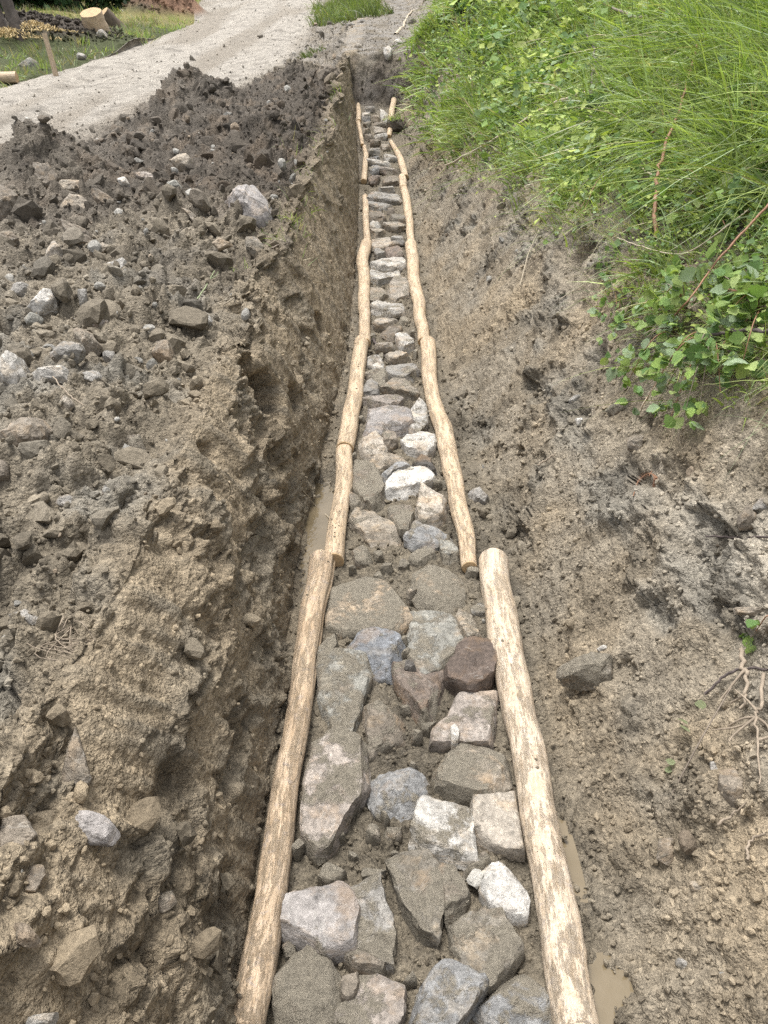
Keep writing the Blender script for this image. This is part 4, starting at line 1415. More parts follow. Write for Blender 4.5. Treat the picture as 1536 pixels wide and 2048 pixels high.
# visible points of the grid, weighted by how large they look
dep_all = P[:, 1] * CP - P[:, 2] * SP
pxx = 768 + FPX * P[:, 0] / np.maximum(dep_all, .05)
pyy = 1024 - FPX * (P[:, 1] * SP + P[:, 2] * CP) / np.maximum(dep_all, .05)
infr = (dep_all > .3) & (pxx > -160) & (pxx < 1700) & (pyy > -60) & (pyy < 2200) & (P[:, 1] > .3)
dY = np.gradient(YR)
dXg = np.abs(np.gradient(P0.reshape(NR, NC, 3)[:, :, 0], axis=1))
area = (dXg * dY[:, None]).ravel()


def sample(r, n, wq, extra=None, power=1.2):
    w = np.interp(q, KN, wq) * infr * area / np.maximum(dep_all, 1) ** power
    if extra is not None:
        w = w * extra
    w = w / w.sum()
    return r.choice(len(w), n, p=w)


def scatter(name, n, wq, smin, smax, expo, sub, seed, label, cat, tint, sink=.25, extra=None, colfun=None, power=1.2, jag=.25):
    r = np.random.default_rng(seed)
    idx = sample(r, n, wq, extra, power)
    shp, F = clod_shapes(sub, 10, seed + 1, jag)
    s_ = smin * (smax / smin) ** (r.random(n) ** expo)
    s_ *= np.clip(dep_all[idx] / 3.5, .75, 1.15)
    R = rand_rot(r, n)
    W = np.einsum('nij,nvj->nvi', R, shp[r.integers(0, 10, n)]) * s_[:, None, None]
    j = r.normal(size=(n, 3)) * .004 + np.stack([r.uniform(-.5, .5, n) * np.minimum(dXg.ravel()[idx], .6), r.uniform(-.5, .5, n) * np.gradient(YR)[idx // NC], np.zeros(n)], 1) * (q[idx] < 1.1)[:, None]
    W = W + (P[idx] + j + N1[idx] * (s_ * (.6 - sink * 1.6))[:, None])[:, None]
    col_ = soil[idx] * r.uniform(tint[0], tint[1], n)[:, None]
    if colfun is not None:
        col_ = colfun(r, col_, n)
    nv = shp.shape[1]
    Fa = (F[None] + (np.arange(n) * nv)[:, None, None]).reshape(-1, 3)
    me = mesh_np(name, W.reshape(-1, 3), Fa, 3, False)
    attr_col(me, 'soil', np.repeat(col_, nv, 0))
    return link(name, me, M_CLOD, label=label, cat=cat, kind="stuff")


def stony(r, c, n):
    g = r.random(n)
    k_ = np.where(g < .28)[0]
    c[k_] = np.array([.34, .325, .29]) * r.uniform(.6, 1.35, len(k_))[:, None]
    k_ = np.where((g >= .35) & (g < .45))[0]
    c[k_] = np.array([.28, .225, .165]) * r.uniform(.6, 1.2, len(k_))[:, None]
    return c


#           verge road        spoil       wallL           bed       wallR           hill
WQ_CRUMB = [0, 0.05, .04, .15, 1.5, 1.6, 1.1, .5, .9, 1.0, 1.0, 1.3, 1.0, 1.0, .1, 0]
WQ_STONE = [0, 0.1, .02, .05, 1.6, 1.6, .7, .15, .15, .1, .1, .2, .4, .45, .05, 0]
nsc = 1 - .95 * scr * ((k == 3) | (k == 5))
scatter("soil_crumbs", 36000, WQ_CRUMB, .005, .022, 1.6, 0, 11, "crumbs of loose brown soil over the dug ground", "soil", (.85, 1.4), extra=nsc)
scatter("soil_clods", 2000, WQ_CRUMB, .018, .10, 2.4, 1, 12, "larger clods of loose earth on the banks", "soil", (.7, 1.2), extra=nsc * (q < 4.0) + .12 * nsc * (q >= 4.9), jag=.4)
scatter("rubble", 1800, WQ_STONE, .009, .055, 2.2, 1, 13, "small broken stones lying in the loose soil", "stones", (.8, 1.3), colfun=stony, sink=.1)
scatter("road_gravel", 3000, [0, .3, 1, 1, .2, 0, 0, 0, 0, 0, 0, 0, 0, 0, 0, 0], .006, .020, 1.6, 0, 14, "loose gravel on the pale dirt road", "gravel", (.65, 1.15), power=1.0)

scatter("crumbly_clay", 11000, [0, 0, 0, 0, 0, 0, 0, .25, .5, .2, .2, 1, 1, .9, .1, 0], .0055, .020, 1.4, 0, 16, "crumbling grey clay on the right trench wall", "soil", (.95, 1.5), extra=(1 - .9 * scr * (y > 4)), power=1.5, sink=.3)

# crumbs of mud stuck on the logs
r = np.random.default_rng(21)
shp, F = clod_shapes(0, 8, 22, .4)
pts_, siz_ = [], []
for V, n, sides, d_ in LOG_SURF:
    G = V.reshape(n, sides, 3)
    k_ = 120 if d_ == 'n' else 16
    a_, b_ = r.integers(0, n, k_), r.integers(0, sides, k_)
    cen = G.mean(1)[a_]
    p_ = G[a_, b_]
    ok = (p_[:, 2] > cen[:, 2]) & (perlin(p_ * 5 + 3) > .02)
    pts_.append(p_[ok])
    siz_.append(.0025 * 4 ** (r.random(ok.sum()) ** 2.2))
pts_, siz_ = np.vstack(pts_), np.concatenate(siz_)
n = len(pts_)
W = np.einsum('nij,nvj->nvi', rand_rot(r, n), shp[r.integers(0, 8, n)]) * siz_[:, None, None] * np.array([1, 1, .6]) + pts_[:, None]
me = mesh_np("mud_crumbs", W.reshape(-1, 3), (F[None] + (np.arange(n) * 12)[:, None, None]).reshape(-1, 3), 3, False)
attr_col(me, 'soil', np.repeat(MUD * r.uniform(.5, 1.1, n)[:, None], 12, 0))
link("mud_crumbs", me, M_CLOD, kind="stuff", label="crumbs of mud stuck on top of the logs", cat="mud")

# ------------------------------------------------------------------ vegetation on the right bank
QV_Y = [0, 1.5, 2.2, 2.6, 3, 3.6, 4.2, 5, 7, 9, 10, 13, 14, 20, 40]
QV = [6.3, 6.25, 6.06, 5.93, 5.88, 5.92, 6.05, 6.0, 5.92, 5.72, 5.55, 5.3, 5.75, 5.9, 5.9]
veg = smooth(-.06, .10, q - np.interp(y, QV_Y, QV) + .10 * nb + .05 * na) * (q < 7.3) * (y > 1.0) * (y < 38)


def blades(r, base, dirs, L, w, droop, colr, segs=4):
    """curved ribbons; base (n,3), dirs unit (n,3), droop (n,3) added with s^2"""
    n = len(base)
    s = np.linspace(0, 1, segs + 1)
    C = base[:, None] + L[:, None, None] * (s[None, :, None] * dirs[:, None] + (s ** 2)[None, :, None] * droop[:, None])
    side = np.cross(dirs, r.normal(size=(n, 3)))
    side /= np.linalg.norm(side, axis=1)[:, None] + 1e-9
    wd = w[:, None] * (1 - s[None] ** 1.6)
    wd[:, -1] = 0
    A = C[:, :-1] - side[:, None] * wd[:, :-1, None] / 2
    B = C[:, :-1] + side[:, None] * wd[:, :-1, None] / 2
    V = np.concatenate([np.stack([A, B], 2).reshape(n, -1, 3), C[:, -1:]], 1)
    nv = 2 * segs + 1
    f = []
    for a in range(segs - 1):
        f += [(2 * a, 2 * a + 1, 2 * a + 3), (2 * a, 2 * a + 3, 2 * a + 2)]
    f.append((2 * segs - 2, 2 * segs - 1, 2 * segs))
    F = (np.array(f)[None] + (np.arange(n) * nv)[:, None, None]).reshape(-1, 3)
    return V.reshape(-1, 3), F, np.repeat(colr, nv, 0)


G_A, G_B, G_C, G_D = np.array([.37, .44, .13]), np.array([.14, .22, .06]), np.array([.33, .42, .22]), np.array([.44, .38, .24])


def greens(r, n, dry=.07):
    a = r.random(n)
    c = G_B + (G_A - G_B) * a[:, None]
    k_ = r.random(n)
    c[k_ < .2] = G_C * r.uniform(.8, 1.15, (k_ < .2).sum())[:, None]
    c[k_ > 1 - dry] = G_D * r.uniform(.7, 1.1, (k_ > 1 - dry).sum())[:, None]
    return c


def grass_patch(name, label, ntuft, per, weight, lenf, seed, wid=(.007, .015), dry=.07, dmix=1.0, tint=1.0):
    r = np.random.default_rng(seed)
    w = weight * area * infr / np.maximum(dep_all, 1.5) ** 1.4
    tuf = r.choice(len(w), ntuft, p=w / w.sum())
    ti = np.repeat(tuf, per)
    n = len(ti)
    base = P[ti] + r.normal(size=(n, 3)) * np.array([.05, .05, .0]) * np.clip(dep_all[ti] / 6, .5, 2)[:, None]
    base[:, 2] = base_z(base[:, 0], base[:, 1]) - .03
    tl = np.repeat(r.normal(size=(ntuft, 3)) * .3, per, 0)
    d = np.array([0, 0, 1.]) * .9 + N0[ti] * .5 + tl * 1.3 + r.normal(size=(n, 3)) * .42
    d /= np.linalg.norm(d, axis=1)[:, None]
    Lb = lenf(P[ti])
    L = Lb * np.repeat(r.uniform(.7, 1.3, ntuft), per) * r.uniform(.45, 1.15, n)
    dr = (np.array([-.42, -.22, -.55]) + tl * .4 + r.normal(size=(n, 3)) * .22) * r.uniform(.1, 1.5, n)[:, None] * dmix
    wd = r.uniform(wid[0], wid[1], n) * np.clip(dep_all[ti] / 5, .8, 3)
    V, F, C = blades(r, base, d, L, wd, dr, greens(r, n, dry) * np.repeat(r.uniform(.55, 1.3, ntuft), per)[:, None] * tint)
    me = mesh_np(name, V, F, 3)
    attr_col(me, 'leaf', C)
    return link(name, me, M_GRASS, kind="stuff", label=label, cat="grass")


def len_bank(p):
    long_ = smooth(1.6, 2.4, p[:, 0]) * smooth(8.5, 6.0, p[:, 1])
    return .17 + .10 * smooth(4, 12, p[:, 1]) + .22 * long_


grass_patch("bank_grass", "green grass covering the right bank above the trench", 1700, 20, veg * (.6 + .4 * smooth(-.1, .2, na)), len_bank, 31)
grass_patch("hanging_grass", "long bright grass drooping down the upper right bank", 190, 26, veg * smooth(1.35, 1.9, P[:, 0]) * smooth(8, 6, y) * smooth(3.2, 3.9, y),
            lambda p: np.full(len(p), .50), 32, (.010, .018), .04, 1.1)
grass_patch("trailing_grass", "thin dry grass trailing over the cut edge", 110, 14, smooth(.12, .0, np.abs(q - np.interp(y, QV_Y, QV))) * (y > 1.8) * (y < 12),
            lambda p: np.full(len(p), .22), 33, (.0022, .004), .45, 1.5)


def herb_leaves(name, label, nclus, per, weight, hgt, size, seed, cols):
    r = np.random.default_rng(seed)
    w = weight * area * infr / np.maximum(dep_all, 1.5) ** 1.4
    cl = r.choice(len(w), nclus, p=w / w.sum())
    ti = np.repeat(cl, per)
    n = len(ti)
    dsc = np.clip(dep_all[ti] / 5, .7, 2.2)
    p = P[ti] + r.normal(size=(n, 3)) * np.array([.055, .055, .0]) * dsc[:, None]
    p[:, 2] = base_z(p[:, 0], p[:, 1]) + hgt * np.repeat(r.uniform(.3, 1, nclus), per) * r.random(n) ** .7
    nrm = np.array([-.25, -.25, .8]) + r.normal(size=(n, 3)) * .45
    nrm /= np.linalg.norm(nrm, axis=1)[:, None]
    a = np.cross(nrm, r.normal(size=(n, 3)))
    a /= np.linalg.norm(a, axis=1)[:, None]
    b = np.cross(nrm, a)
    s_ = r.uniform(size[0], size[1], n) * dsc
    wr = r.uniform(.35, .6, n)
    base = p
    tip = p + a * s_[:, None]
    mid = p + a * (s_ * .5)[:, None] - nrm * (s_ * .08)[:, None]
    l_ = p + a * (s_ * .48)[:, None] + b * (s_ * wr)[:, None] + nrm * (s_ * .08)[:, None]
    q_ = p + a * (s_ * .48)[:, None] - b * (s_ * wr)[:, None] + nrm * (s_ * .08)[:, None]
    V = np.stack([base, mid, tip, l_, q_], 1)
    F = np.array([(0, 1, 3), (1, 2, 3), (0, 4, 1), (1, 4, 2)])
    Fa = (F[None] + (np.arange(n) * 5)[:, None, None]).reshape(-1, 3)
    ci = np.repeat(r.integers(0, len(cols), nclus), per)
    C = np.array(cols)[ci] * r.uniform(.7, 1.3, n)[:, None]
    me = mesh_np(name, V.reshape(-1, 3), Fa, 3)
    attr_col(me, 'leaf', np.repeat(C, 5, 0))
    return link(name, me, M_HERB, kind="stuff", label=label, cat="plants")


HC = [(.19, .28, .085), (.31, .39, .12), (.13, .21, .08), (.35, .41, .12), (.24, .32, .17)]
herb_leaves("ground_cover", "small-leaved weeds and clover matted over the right bank", 1400, 10, veg * (.3 + .7 * smooth(.15, -.15, na)),   .15, (.016, .034), 41, HC)

herb_leaves("broad_weeds", "broad-leaved weeds growing in clumps on the right bank", 420, 12, veg * smooth(.0, .25, nb) * smooth(.8, 1.3, P[:, 0]), .26, (.035, .07), 42, HC)

# grass on the road verge and beside the road beyond the trench
vgw = (q < .99) * (q > .45) * (y > 11.5) * (y < 32) * smooth(.3, .1, verge_z(X, y) - ground(y) - .05 * np.minimum(np.maximum(0, rl - X), 4)) * smooth(.3, .1, rp_)
grass_patch("verge_grass", "yellowish grass on the far verge left of the road", 520, 22, vgw, lambda p: np.full(len(p), .20), 34, (.004, .008), .4, .4)
isl = np.exp(-((X + .95) / .75) ** 4 - ((y - 25.5) / 3.6) ** 4) + .3 * np.exp(-((X + 1.45) / .25) ** 2 - ((y - 15.8) / .4) ** 2)
grass_patch("roadside_grass", "bright grass patch between the road and the rubble", 150, 34, isl, lambda p: np.where(p[:, 1] < 19, .14, .36), 35, (.006, .01), .08, .6, .7)

grass_patch("lip_grass", "sparse grass tufts hanging over the left trench lip", 26, 12, np.exp(-((q - 3.02) / .10) ** 2) * (y > 4.5) * (y < 11.5), lambda p: np.full(len(p), .17), 36, (.003, .006), .35, .9)

# ------------------------------------------------------------------ twigs, canes, roots
Z7 = Zc(2.087, 800, 0)


def twig_path(f, pts, lifts, n):
    px_ = f(pts)
    out = []
    for (a, b), l_ in zip(px_, lifts):
        p, nr = hit(a, b)
        dd = np.linalg.norm(p)
        out.append(p * (1 - l_ / dd))
    return catmull(out, n)


TW = []


def twig(name, label, cat, f, pts, r0, r1, mat, lift=.06, sides=6, group=None, forks=(), parts=None):
    lifts = lift if isinstance(lift, (list, tuple)) else [lift] * len(pts)
    path = twig_path(f, pts, lifts, max(6, 5 * len(pts)))
    rr0 = np.random.default_rng(len(pts) * 7 + int(pts[0][0]))
    path[1:-1] += rr0.normal(size=(len(path) - 2, 3)) * r0 * .5
    c0 = path[0].copy()
    V, F, _ = tube(path - c0, np.linspace(r0, r1, len(path)), sides)
    me = mesh_np("stem" if forks else name, V, F, 4)
    if not forks:
        return link(name, me, mat, label=label, cat=cat, group=group, loc=tuple(c0))
    o = link(name, None, label=label, cat=cat, group=group, loc=tuple(c0))
    link("stem", me, mat, o)
    for fp in forks:
        pa = twig_path(f, fp, [lifts[0]] * len(fp), 5 * len(fp))
        k_ = np.argmin(np.linalg.norm(path - pa[0], axis=1))
        pa = pa + (path[k_] - pa[0]) * np.linspace(1, 0, len(pa))[:, None]
        V, F, _ = tube(pa - c0, np.linspace(r0 * .7, r1 * .7, len(pa)), sides)
        link("side_twig", mesh_np("side_twig", V, F, 4), mat, o)
    return o


TG = "dead twigs on the right bank"
twig("dead_branch", "long grey dead branch lying slantwise across the grass bank", "branch", Z7, [(190, 690), (420, 570), (580, 460), (700, 410), (870, 360)], .009, .015, M_TWIG_PALE, .32, group=TG)
twig("dead_branch", "dark forked twig standing upright in the grass", "branch", Z7, [(790, 530), (798, 380), (815, 230), (780, 140)], .015, .008, M_TWIG_DARK, [.3, .42, .5, .55], group=TG, forks=[[(798, 380), (860, 300), (870, 230), (830, 170)], [(800, 480), (850, 420), (900, 380)]])
twig("dead_branch", "curved grey branch along the top of the bank at right", "branch", Z7, [(880, 30), (980, 70), (1160, 60), (1290, 110), (1390, 155)], .011, .016, M_TWIG, .55, group=TG, forks=[[(1160, 60), (1230, 80), (1280, 70)]])
twig("dead_stalk", "tall brown stem rising through the long grass", "stalk", Z7, [(1065, 1000), (1070, 800), (1085, 680), (1170, 440), (1230, 230), (1280, 110)], .011, .006, M_TWIG_RED, [.12, .3, .42, .52, .58, .62], group=TG)
twig("dead_branch", "short grey twig crossing the tall brown stem", "branch", Z7, [(1000, 690), (1080, 740), (1250, 755)], .006, .004, M_TWIG_PALE, .3, group=TG)
twig("dead_branch", "crooked brown twig in the middle of the grass", "branch", Z7, [(1050, 555), (1110, 520), (1070, 430), (1000, 380)], .008, .004, M_TWIG_RED, .35, group=TG, forks=[[(1110, 520), (1150, 510), (1200, 530)]])
twig("dry_stalk", "thin pale stalk hanging straight over the bare wall", "stalk", Z7, [(500, 1190), (540, 1050), (590, 940)], .003, .003, M_TWIG_PALE, .05, group=TG)
twig("dry_stalk", "thin stalk slanting from the grass edge to the bare wall", "stalk", Z7, [(540, 1110), (650, 1030), (780, 900)], .003, .003, M_TWIG, .05, group=TG)
twig("dry_stalk", "long thin straw lying on the right wall below the grass", "stalk", Z7, [(665, 1250), (780, 1180), (900, 1100)], .0025, .002, M_TWIG_PALE, .03, group=TG)
twig("bramble_cane", "long reddish cane arching out over the bramble", "cane", Z7, [(1090, 1370), (1200, 1260), (1300, 1120), (1440, 960), (1560, 830)], .003, .006, M_TWIG_RED, [.08, .16, .22, .25, .25], group=TG)
twig("bramble_cane", "pale thin cane above the reddish arching one", "cane", Z7, [(905, 990), (1010, 1030), (1180, 1060), (1330, 970), (1460, 870)], .0025, .004, M_TWIG_PALE, .16, group=TG)
twig("dead_branch", "dark twig bundle leaving the bank at the right edge", "branch", Z7, [(1290, 1400), (1400, 1385), (1560, 1385)], .006, .009, M_TWIG_DARK, .2, group=TG)
twig("dead_branch", "bare twig poking down from under the bramble", "branch", Z8, [(805, 640), (870, 520), (960, 380), (1010, 310)], .0045, .003, M_TWIG_PALE, .08, group=TG)
twig("dead_branch", "thin dark twig across the pale clay at the right edge", "branch", Z8, [(1180, 1210), (1330, 1215), (1520, 1215)], .003, .004, M_TWIG_DARK, .03, group=TG)
twig("bare_root", "pale bare root hanging down the lower right wall", "root", ZA, [(850, 120), (870, 220), (885, 300), (845, 430)], .008, .004, M_ROOT, .04, forks=[[(885, 300), (860, 360), (800, 400)], [(870, 220), (840, 260), (750, 380)]])
twig("bare_root", "tangled hair roots at the right edge beside the bare root", "root", ZA, [(970, 250), (960, 400), (930, 470), (945, 600), (945, 820)], .006, .002, M_ROOT, .05,
     forks=[[(930, 470), (860, 480), (780, 520)], [(930, 470), (840, 520), (700, 540)], [(935, 440), (880, 380), (820, 330)], [(930, 470), (990, 520), (1000, 600)], [(930, 470), (820, 560), (790, 600)], [(945, 600), (990, 580), (1010, 560)]])
twig("bare_root", "curved root fragment low on the right wall", "root", ZA, [(885, 1205), (900, 1110), (980, 1070)], .004, .003, M_ROOT, .02)
twig("bare_root", "short pale root below the brown block at right", "root", ZA, [(735, 1025), (800, 980), (880, 910)], .004, .002, M_ROOT, .02)
twig("dark_root", "dark curved root near the right edge above the stem", "root", ZA, [(665, 355), (760, 270), (860, 225), (990, 230)], .004, .004, M_TWIG_DARK, .03)
twig("stick", "short stick at the lip below the purple boulder", "stick", Z5, [(1170, 112), (1220, 90), (1272, 76)], .005, .004, M_TWIG, .02)
twig("stick", "small stick on the left wall under the short one", "stick", Z5, [(980, 350), (1030, 318)], .004, .003, M_TWIG_PALE, .02)
twig("stick", "thin curved rootlet across the long pale boulder", "stick", Z5, [(232, 665), (270, 710), (310, 750), (368, 790)], .0025, .002, M_ROOT, .07)
twig("stick", "thin straw bent over the left log and puddle", "stick", Z3, [(165, 1010), (250, 1110), (330, 1180), (400, 1260)], .0022, .0018, M_TWIG_PALE, [.01, .03, .06, .08])
twig("stick", "dark splinter between the left logs", "stick", Z3, [(592, 70), (640, 150), (690, 205)], .010, .008, M_TWIG_DARK, .05)
twig("stick", "small pale root on the right wall above the grey stone", "stick", Z8, [(320, 845), (370, 815), (410, 790)], .005, .003, M_ROOT, .02)
twig("dead_branch", "bleached branch lying on the rubble beyond the trench", "branch", Z9, [(1040, 310), (1110, 240), (1150, 150), (1210, 90)], .03, .02, M_TWIG_PALE, .1)

# the tuft of dry roots on the left wall
r = np.random.default_rng(61)
p, nr = hit(*Z6([(300, 340)])[0])
tuft = link("root_tuft", None, label="tuft of dry straw-coloured roots on the near left wall", cat="roots", loc=tuple(p))
for k_ in range(26):
    e_, _ = hit(*Z6([(r.uniform(300, 470), r.uniform(380, 500))])[0])
    s_ = r.normal(size=3) * .02
    mid_ = (s_ + (e_ - p)) / 2 + nr * r.uniform(.02, .07) + r.normal(size=3) * .02
    pa = catmull([s_, mid_, (e_ - p) + nr * .01], 9)
    V, F, _ = tube(pa, np.linspace(.0016, .0008, 9), 4)
    link("root_strand", mesh_np("root_strand", V, F, 4), M_ROOT, tuft)

# small green twigs on the left bank
sp = twig("weed_stalk", "pale green weed stalk lying on the left trench lip", "weed", Z5, [(850, 345), (890, 290), (920, 240), (940, 200)], .004, .002, simple("weed_stem", (.25, .29, .16), .7), .03, forks=[[(920, 240), (945, 225), (958, 205)]])

# ------------------------------------------------------------------ brambles: each leaf a piece of its own
def leaf_mesh(seed):
    r_ = np.random.default_rng(seed)
    n = 9
    tt = np.linspace(0, 1, n)
    wdt = .36 * np.sin(math.pi * tt ** .8) ** .8
    wdt[0] = .0
    wdt[-1] = 0
    V, F = [], []
    cur = r_.uniform(-.15, .3)
    fold = r_.uniform(.05, .3)
    for i_ in range(n):
        ser = 1 + (.16 if i_ % 2 else -.12)
        z_ = -cur * tt[i_] ** 2
        V += [(tt[i_], wdt[i_] * ser, z_ + fold * wdt[i_]), (tt[i_], 0, z_), (tt[i_], -wdt[i_] * ser, z_ + fold * wdt[i_])]
    for i_ in range(n - 1):
        a = 3 * i_
        F += [(a + 1, a + 4, a + 3), (a + 1, a + 3, a), (a + 2, a + 5, a + 4), (a + 2, a + 4, a + 1)]
    return mesh_np("leaf", np.array(V), np.array(F), 3)


LEAVES = [leaf_mesh(s_) for s_ in range(6)]
for m_ in LEAVES:
    m_.materials.append(M_BRAMBLE)
LEAFCOL = [(.19, .30, .08), (.25, .36, .09), (.13, .23, .07), (.31, .39, .13), (.26, .34, .20)]


def bramble(label, f, root, tips, leafsize, per, seed, name="bramble", lift=.12):
    r_ = np.random.default_rng(seed)
    p0, n0 = hit(*f([root])[0])
    o = link(name, None, label=label, cat="shrub", loc=tuple(p0))
    for tp in tips:
        p1, n1 = hit(*f([tp])[0])
        vd = p1 / np.linalg.norm(p1)
        e_ = p1 - vd * lift * r_.uniform(.5, 1.3)
        mid_ = (p0 + e_) / 2 + np.array([-.02, -.03, .07]) * r_.uniform(.4, 1.4) - vd * lift * .6
        pa = catmull([p0 - p0, mid_ - p0, e_ - p0], 12)
        V, F, _ = tube(pa, np.linspace(.0028, .0014, 12), 5)
        link("stem", mesh_np("stem", V, F, 4), M_TWIG_RED if r_.random() < .5 else M_TWIG, o)
        for g_ in range(per):
            s_ = 11 if g_ == 0 else r_.integers(2, 11)
            at = pa[s_] + r_.normal(size=3) * .035
            ax_ = np.array([-.5, -.45, -.1]) + r_.normal(size=3) * .6
            for lf_ in range(3):
                an = ax_ + (0 if lf_ == 0 else 1) * r_.normal(size=3) * .75
                an /= np.linalg.norm(an)
                nz = np.array([-.25, -.45, .75]) + r_.normal(size=3) * .38
                nz -= an * (nz @ an)
                nz /= np.linalg.norm(nz)
                ny = np.cross(nz, an)
                L_ = leafsize * r_.uniform(.45, 1.2) * (1 if lf_ == 0 else .85)
                lo = bpy.data.objects.new("leaf", LEAVES[r_.integers(0, 6)])
                COL.objects.link(lo)
                lo.parent = o
                lo.matrix_local = Matrix(((an[0] * L_, ny[0] * L_, nz[0] * L_, at[0]), (an[1] * L_, ny[1] * L_, nz[1] * L_, at[1]), (an[2] * L_, ny[2] * L_, nz[2] * L_, at[2]), (0, 0, 0, 1)))
                cl_ = np.array(LEAFCOL[r_.integers(0, 5)]) * r_.uniform(.8, 1.2)
                lo.color = (cl_[0], cl_[1], cl_[2], 1)
    return o


ZB = Zc(3.523, 1100, 500)
bramble("leafy bramble hanging lowest over the cut edge on the right", ZB, (1150, 560), [(640, 1120), (740, 960), (830, 1230), (960, 1010), (1060, 1060), (900, 1340), (700, 1180), (1200, 1000)], .058, 9, 1)
bramble("bramble spray pointing left above the low hanging one", ZB, (900, 560), [(480, 520), (460, 650), (560, 790), (460, 870), (660, 700), (540, 940)], .055, 7, 2)
bramble("large-leaved bramble with pale undersides near the right edge", ZB, (1480, 420), [(980, 110), (1080, 330), (1180, 300), (1290, 160), (1380, 260), (1240, 480), (1330, 900), (1080, 850)], .072, 9, 3)
bramble("broad-leaved shoot at the left of the pale bramble", ZB, (960, 420), [(720, 270), (760, 400), (860, 160), (880, 260), (830, 340)], .062, 6, 4)
bramble("small leafy sapling left of the brambles on the wall", ZB, (480, 520), [(400, 180), (460, 300), (350, 420), (450, 450), (520, 330)], .033, 7, 5, name="sapling", lift=.05)
bramble("leafy shoots among the grass at the top right corner", Z7, (1300, 200), [(1020, 20), (1180, 30), (1320, 30), (1420, 60), (1250, 90), (980, 90)], .085, 4, 6, lift=.3)
bramble("small-leaved bramble at the grass edge above the bare wall", Z7, (880, 700), [(640, 980), (720, 930), (800, 780), (900, 590), (980, 650), (760, 900)], .045, 5, 7, name="bramble")
bramble("bramble leaves at the grass edge beside the tall brown stem", Z7, (1300, 900), [(1150, 720), (1180, 880), (1390, 830), (1480, 800), (1370, 970), (1500, 900)], .066, 8, 8)
bramble("small green sprig at the right edge above the roots", ZA, (1000, 60), [(900, 65), (930, 30), (950, 90), (985, 110)], .05, 1, 9, name="sprig", lift=.04)
bramble("uprooted stem with three wilted leaves on the right wall", ZA, (420, 1020), [(850, 240)], .05, 0, 10, name="uprooted_stem", lift=.02)
st_ = bpy.data.objects["uprooted_stem"]
for (a, b) in [(490, 720), (480, 760), (575, 510), (590, 550), (675, 410)]:
    p, nr = hit(*ZA([(a, b)])[0])
    lo = bpy.data.objects.new("leaf", LEAVES[a % 6])
    COL.objects.link(lo)
    lo.parent = st_
    pp = p - np.array(st_.location) - p / np.linalg.norm(p) * .03
    lo.matrix_local = Matrix.Translation(pp) @ Matrix.Rotation(2.6 + a * .01, 4, 'Z') @ Matrix.Rotation(-.5 + (a % 3) * .5, 4, 'X') @ Matrix.Scale(.035, 4)
    lo.color = (.24, .27, .15, 1)

# dried fern frond on the right wall
fp = twig_path(Z8, [(810, 1005), (835, 930), (885, 890), (922, 905), (915, 960)], [.02, .05, .06, .06, .03], 26)
fern = link("dry_fern", None, label="curled dry fern frond on the right wall", cat="fern", loc=tuple(fp[0]))
V, F, _ = tube(fp - fp[0], np.linspace(.002, .001, 26), 4)
link("stem", mesh_np("stem", V, F, 4), M_TWIG_RED, fern)
for k_ in range(3, 25):
    for sg in (-1, 1):
        tdir = fp[k_] - fp[k_ - 1]
        tdir /= np.linalg.norm(tdir)
        sd = np.cross(tdir, np.array([.2, -.8, .5]))
        sd = sd / np.linalg.norm(sd) * sg
        a0 = fp[k_] - fp[0]
        L_ = .016 * (1 - .5 * abs(k_ - 10) / 16)
        V = np.array([a0, a0 + sd * L_ + tdir * .004, a0 + tdir * .005, a0 + sd * L_ * .5 + np.array([0, 0, .003])])
        link("pinna", mesh_np("pinna", V, np.array([(0, 1, 3), (1, 2, 3), (0, 3, 2)]), 3), M_TWIG_RED, fern)

# ------------------------------------------------------------------ beyond the trench: verge things and trees
def ground_pt(px, py):
    p, nr = hit(px, py)
    return p, nr


def pole_thing(name, label, cat, a, b, r0, r1, mat, sides=14, group=None, wobble=.06, seed=0):
    a, b = np.asarray(a, float), np.asarray(b, float)
    n = 10
    path = np.linspace(0, 1, n)[:, None] * (b - a)
    r_ = np.random.default_rng(seed)
    wob = 1 + wobble * r_.normal(size=(n, sides)) * .6
    V, F, th = tube(path, np.linspace(r0, r1, n), sides, wob)
    o = link(name, None, label=label, cat=cat, group=group, loc=tuple(a))
    me = mesh_np("trunk", V, F, 4)
    g3 = np.stack([np.tile(np.cos(th), n), np.tile(np.sin(th), n), np.repeat(np.arange(n), sides) * 2.0], 1)
    attr_v(me, 'grain', g3)
    link("trunk", me, mat, o)
    for end in (0, n - 1):
        ring = V[end * sides:(end + 1) * sides]
        ce = ring.mean(0)
        Vs = np.vstack([ring, [ce + (b - a) / np.linalg.norm(b - a) * (.004 if end else -.004)]])
        Fs = np.array([((k_, (k_ + 1) % sides, sides) if end else ((k_ + 1) % sides, k_, sides)) for k_ in range(sides)])
        me = mesh_np("sawn_end", Vs, Fs, 3, False)
        attr_v(me, 'grain', np.vstack([np.c_[np.cos(th), np.sin(th), 0 * th], [[0, 0, 0]]]))
        link("sawn_end", me, M_END, o)
    return o


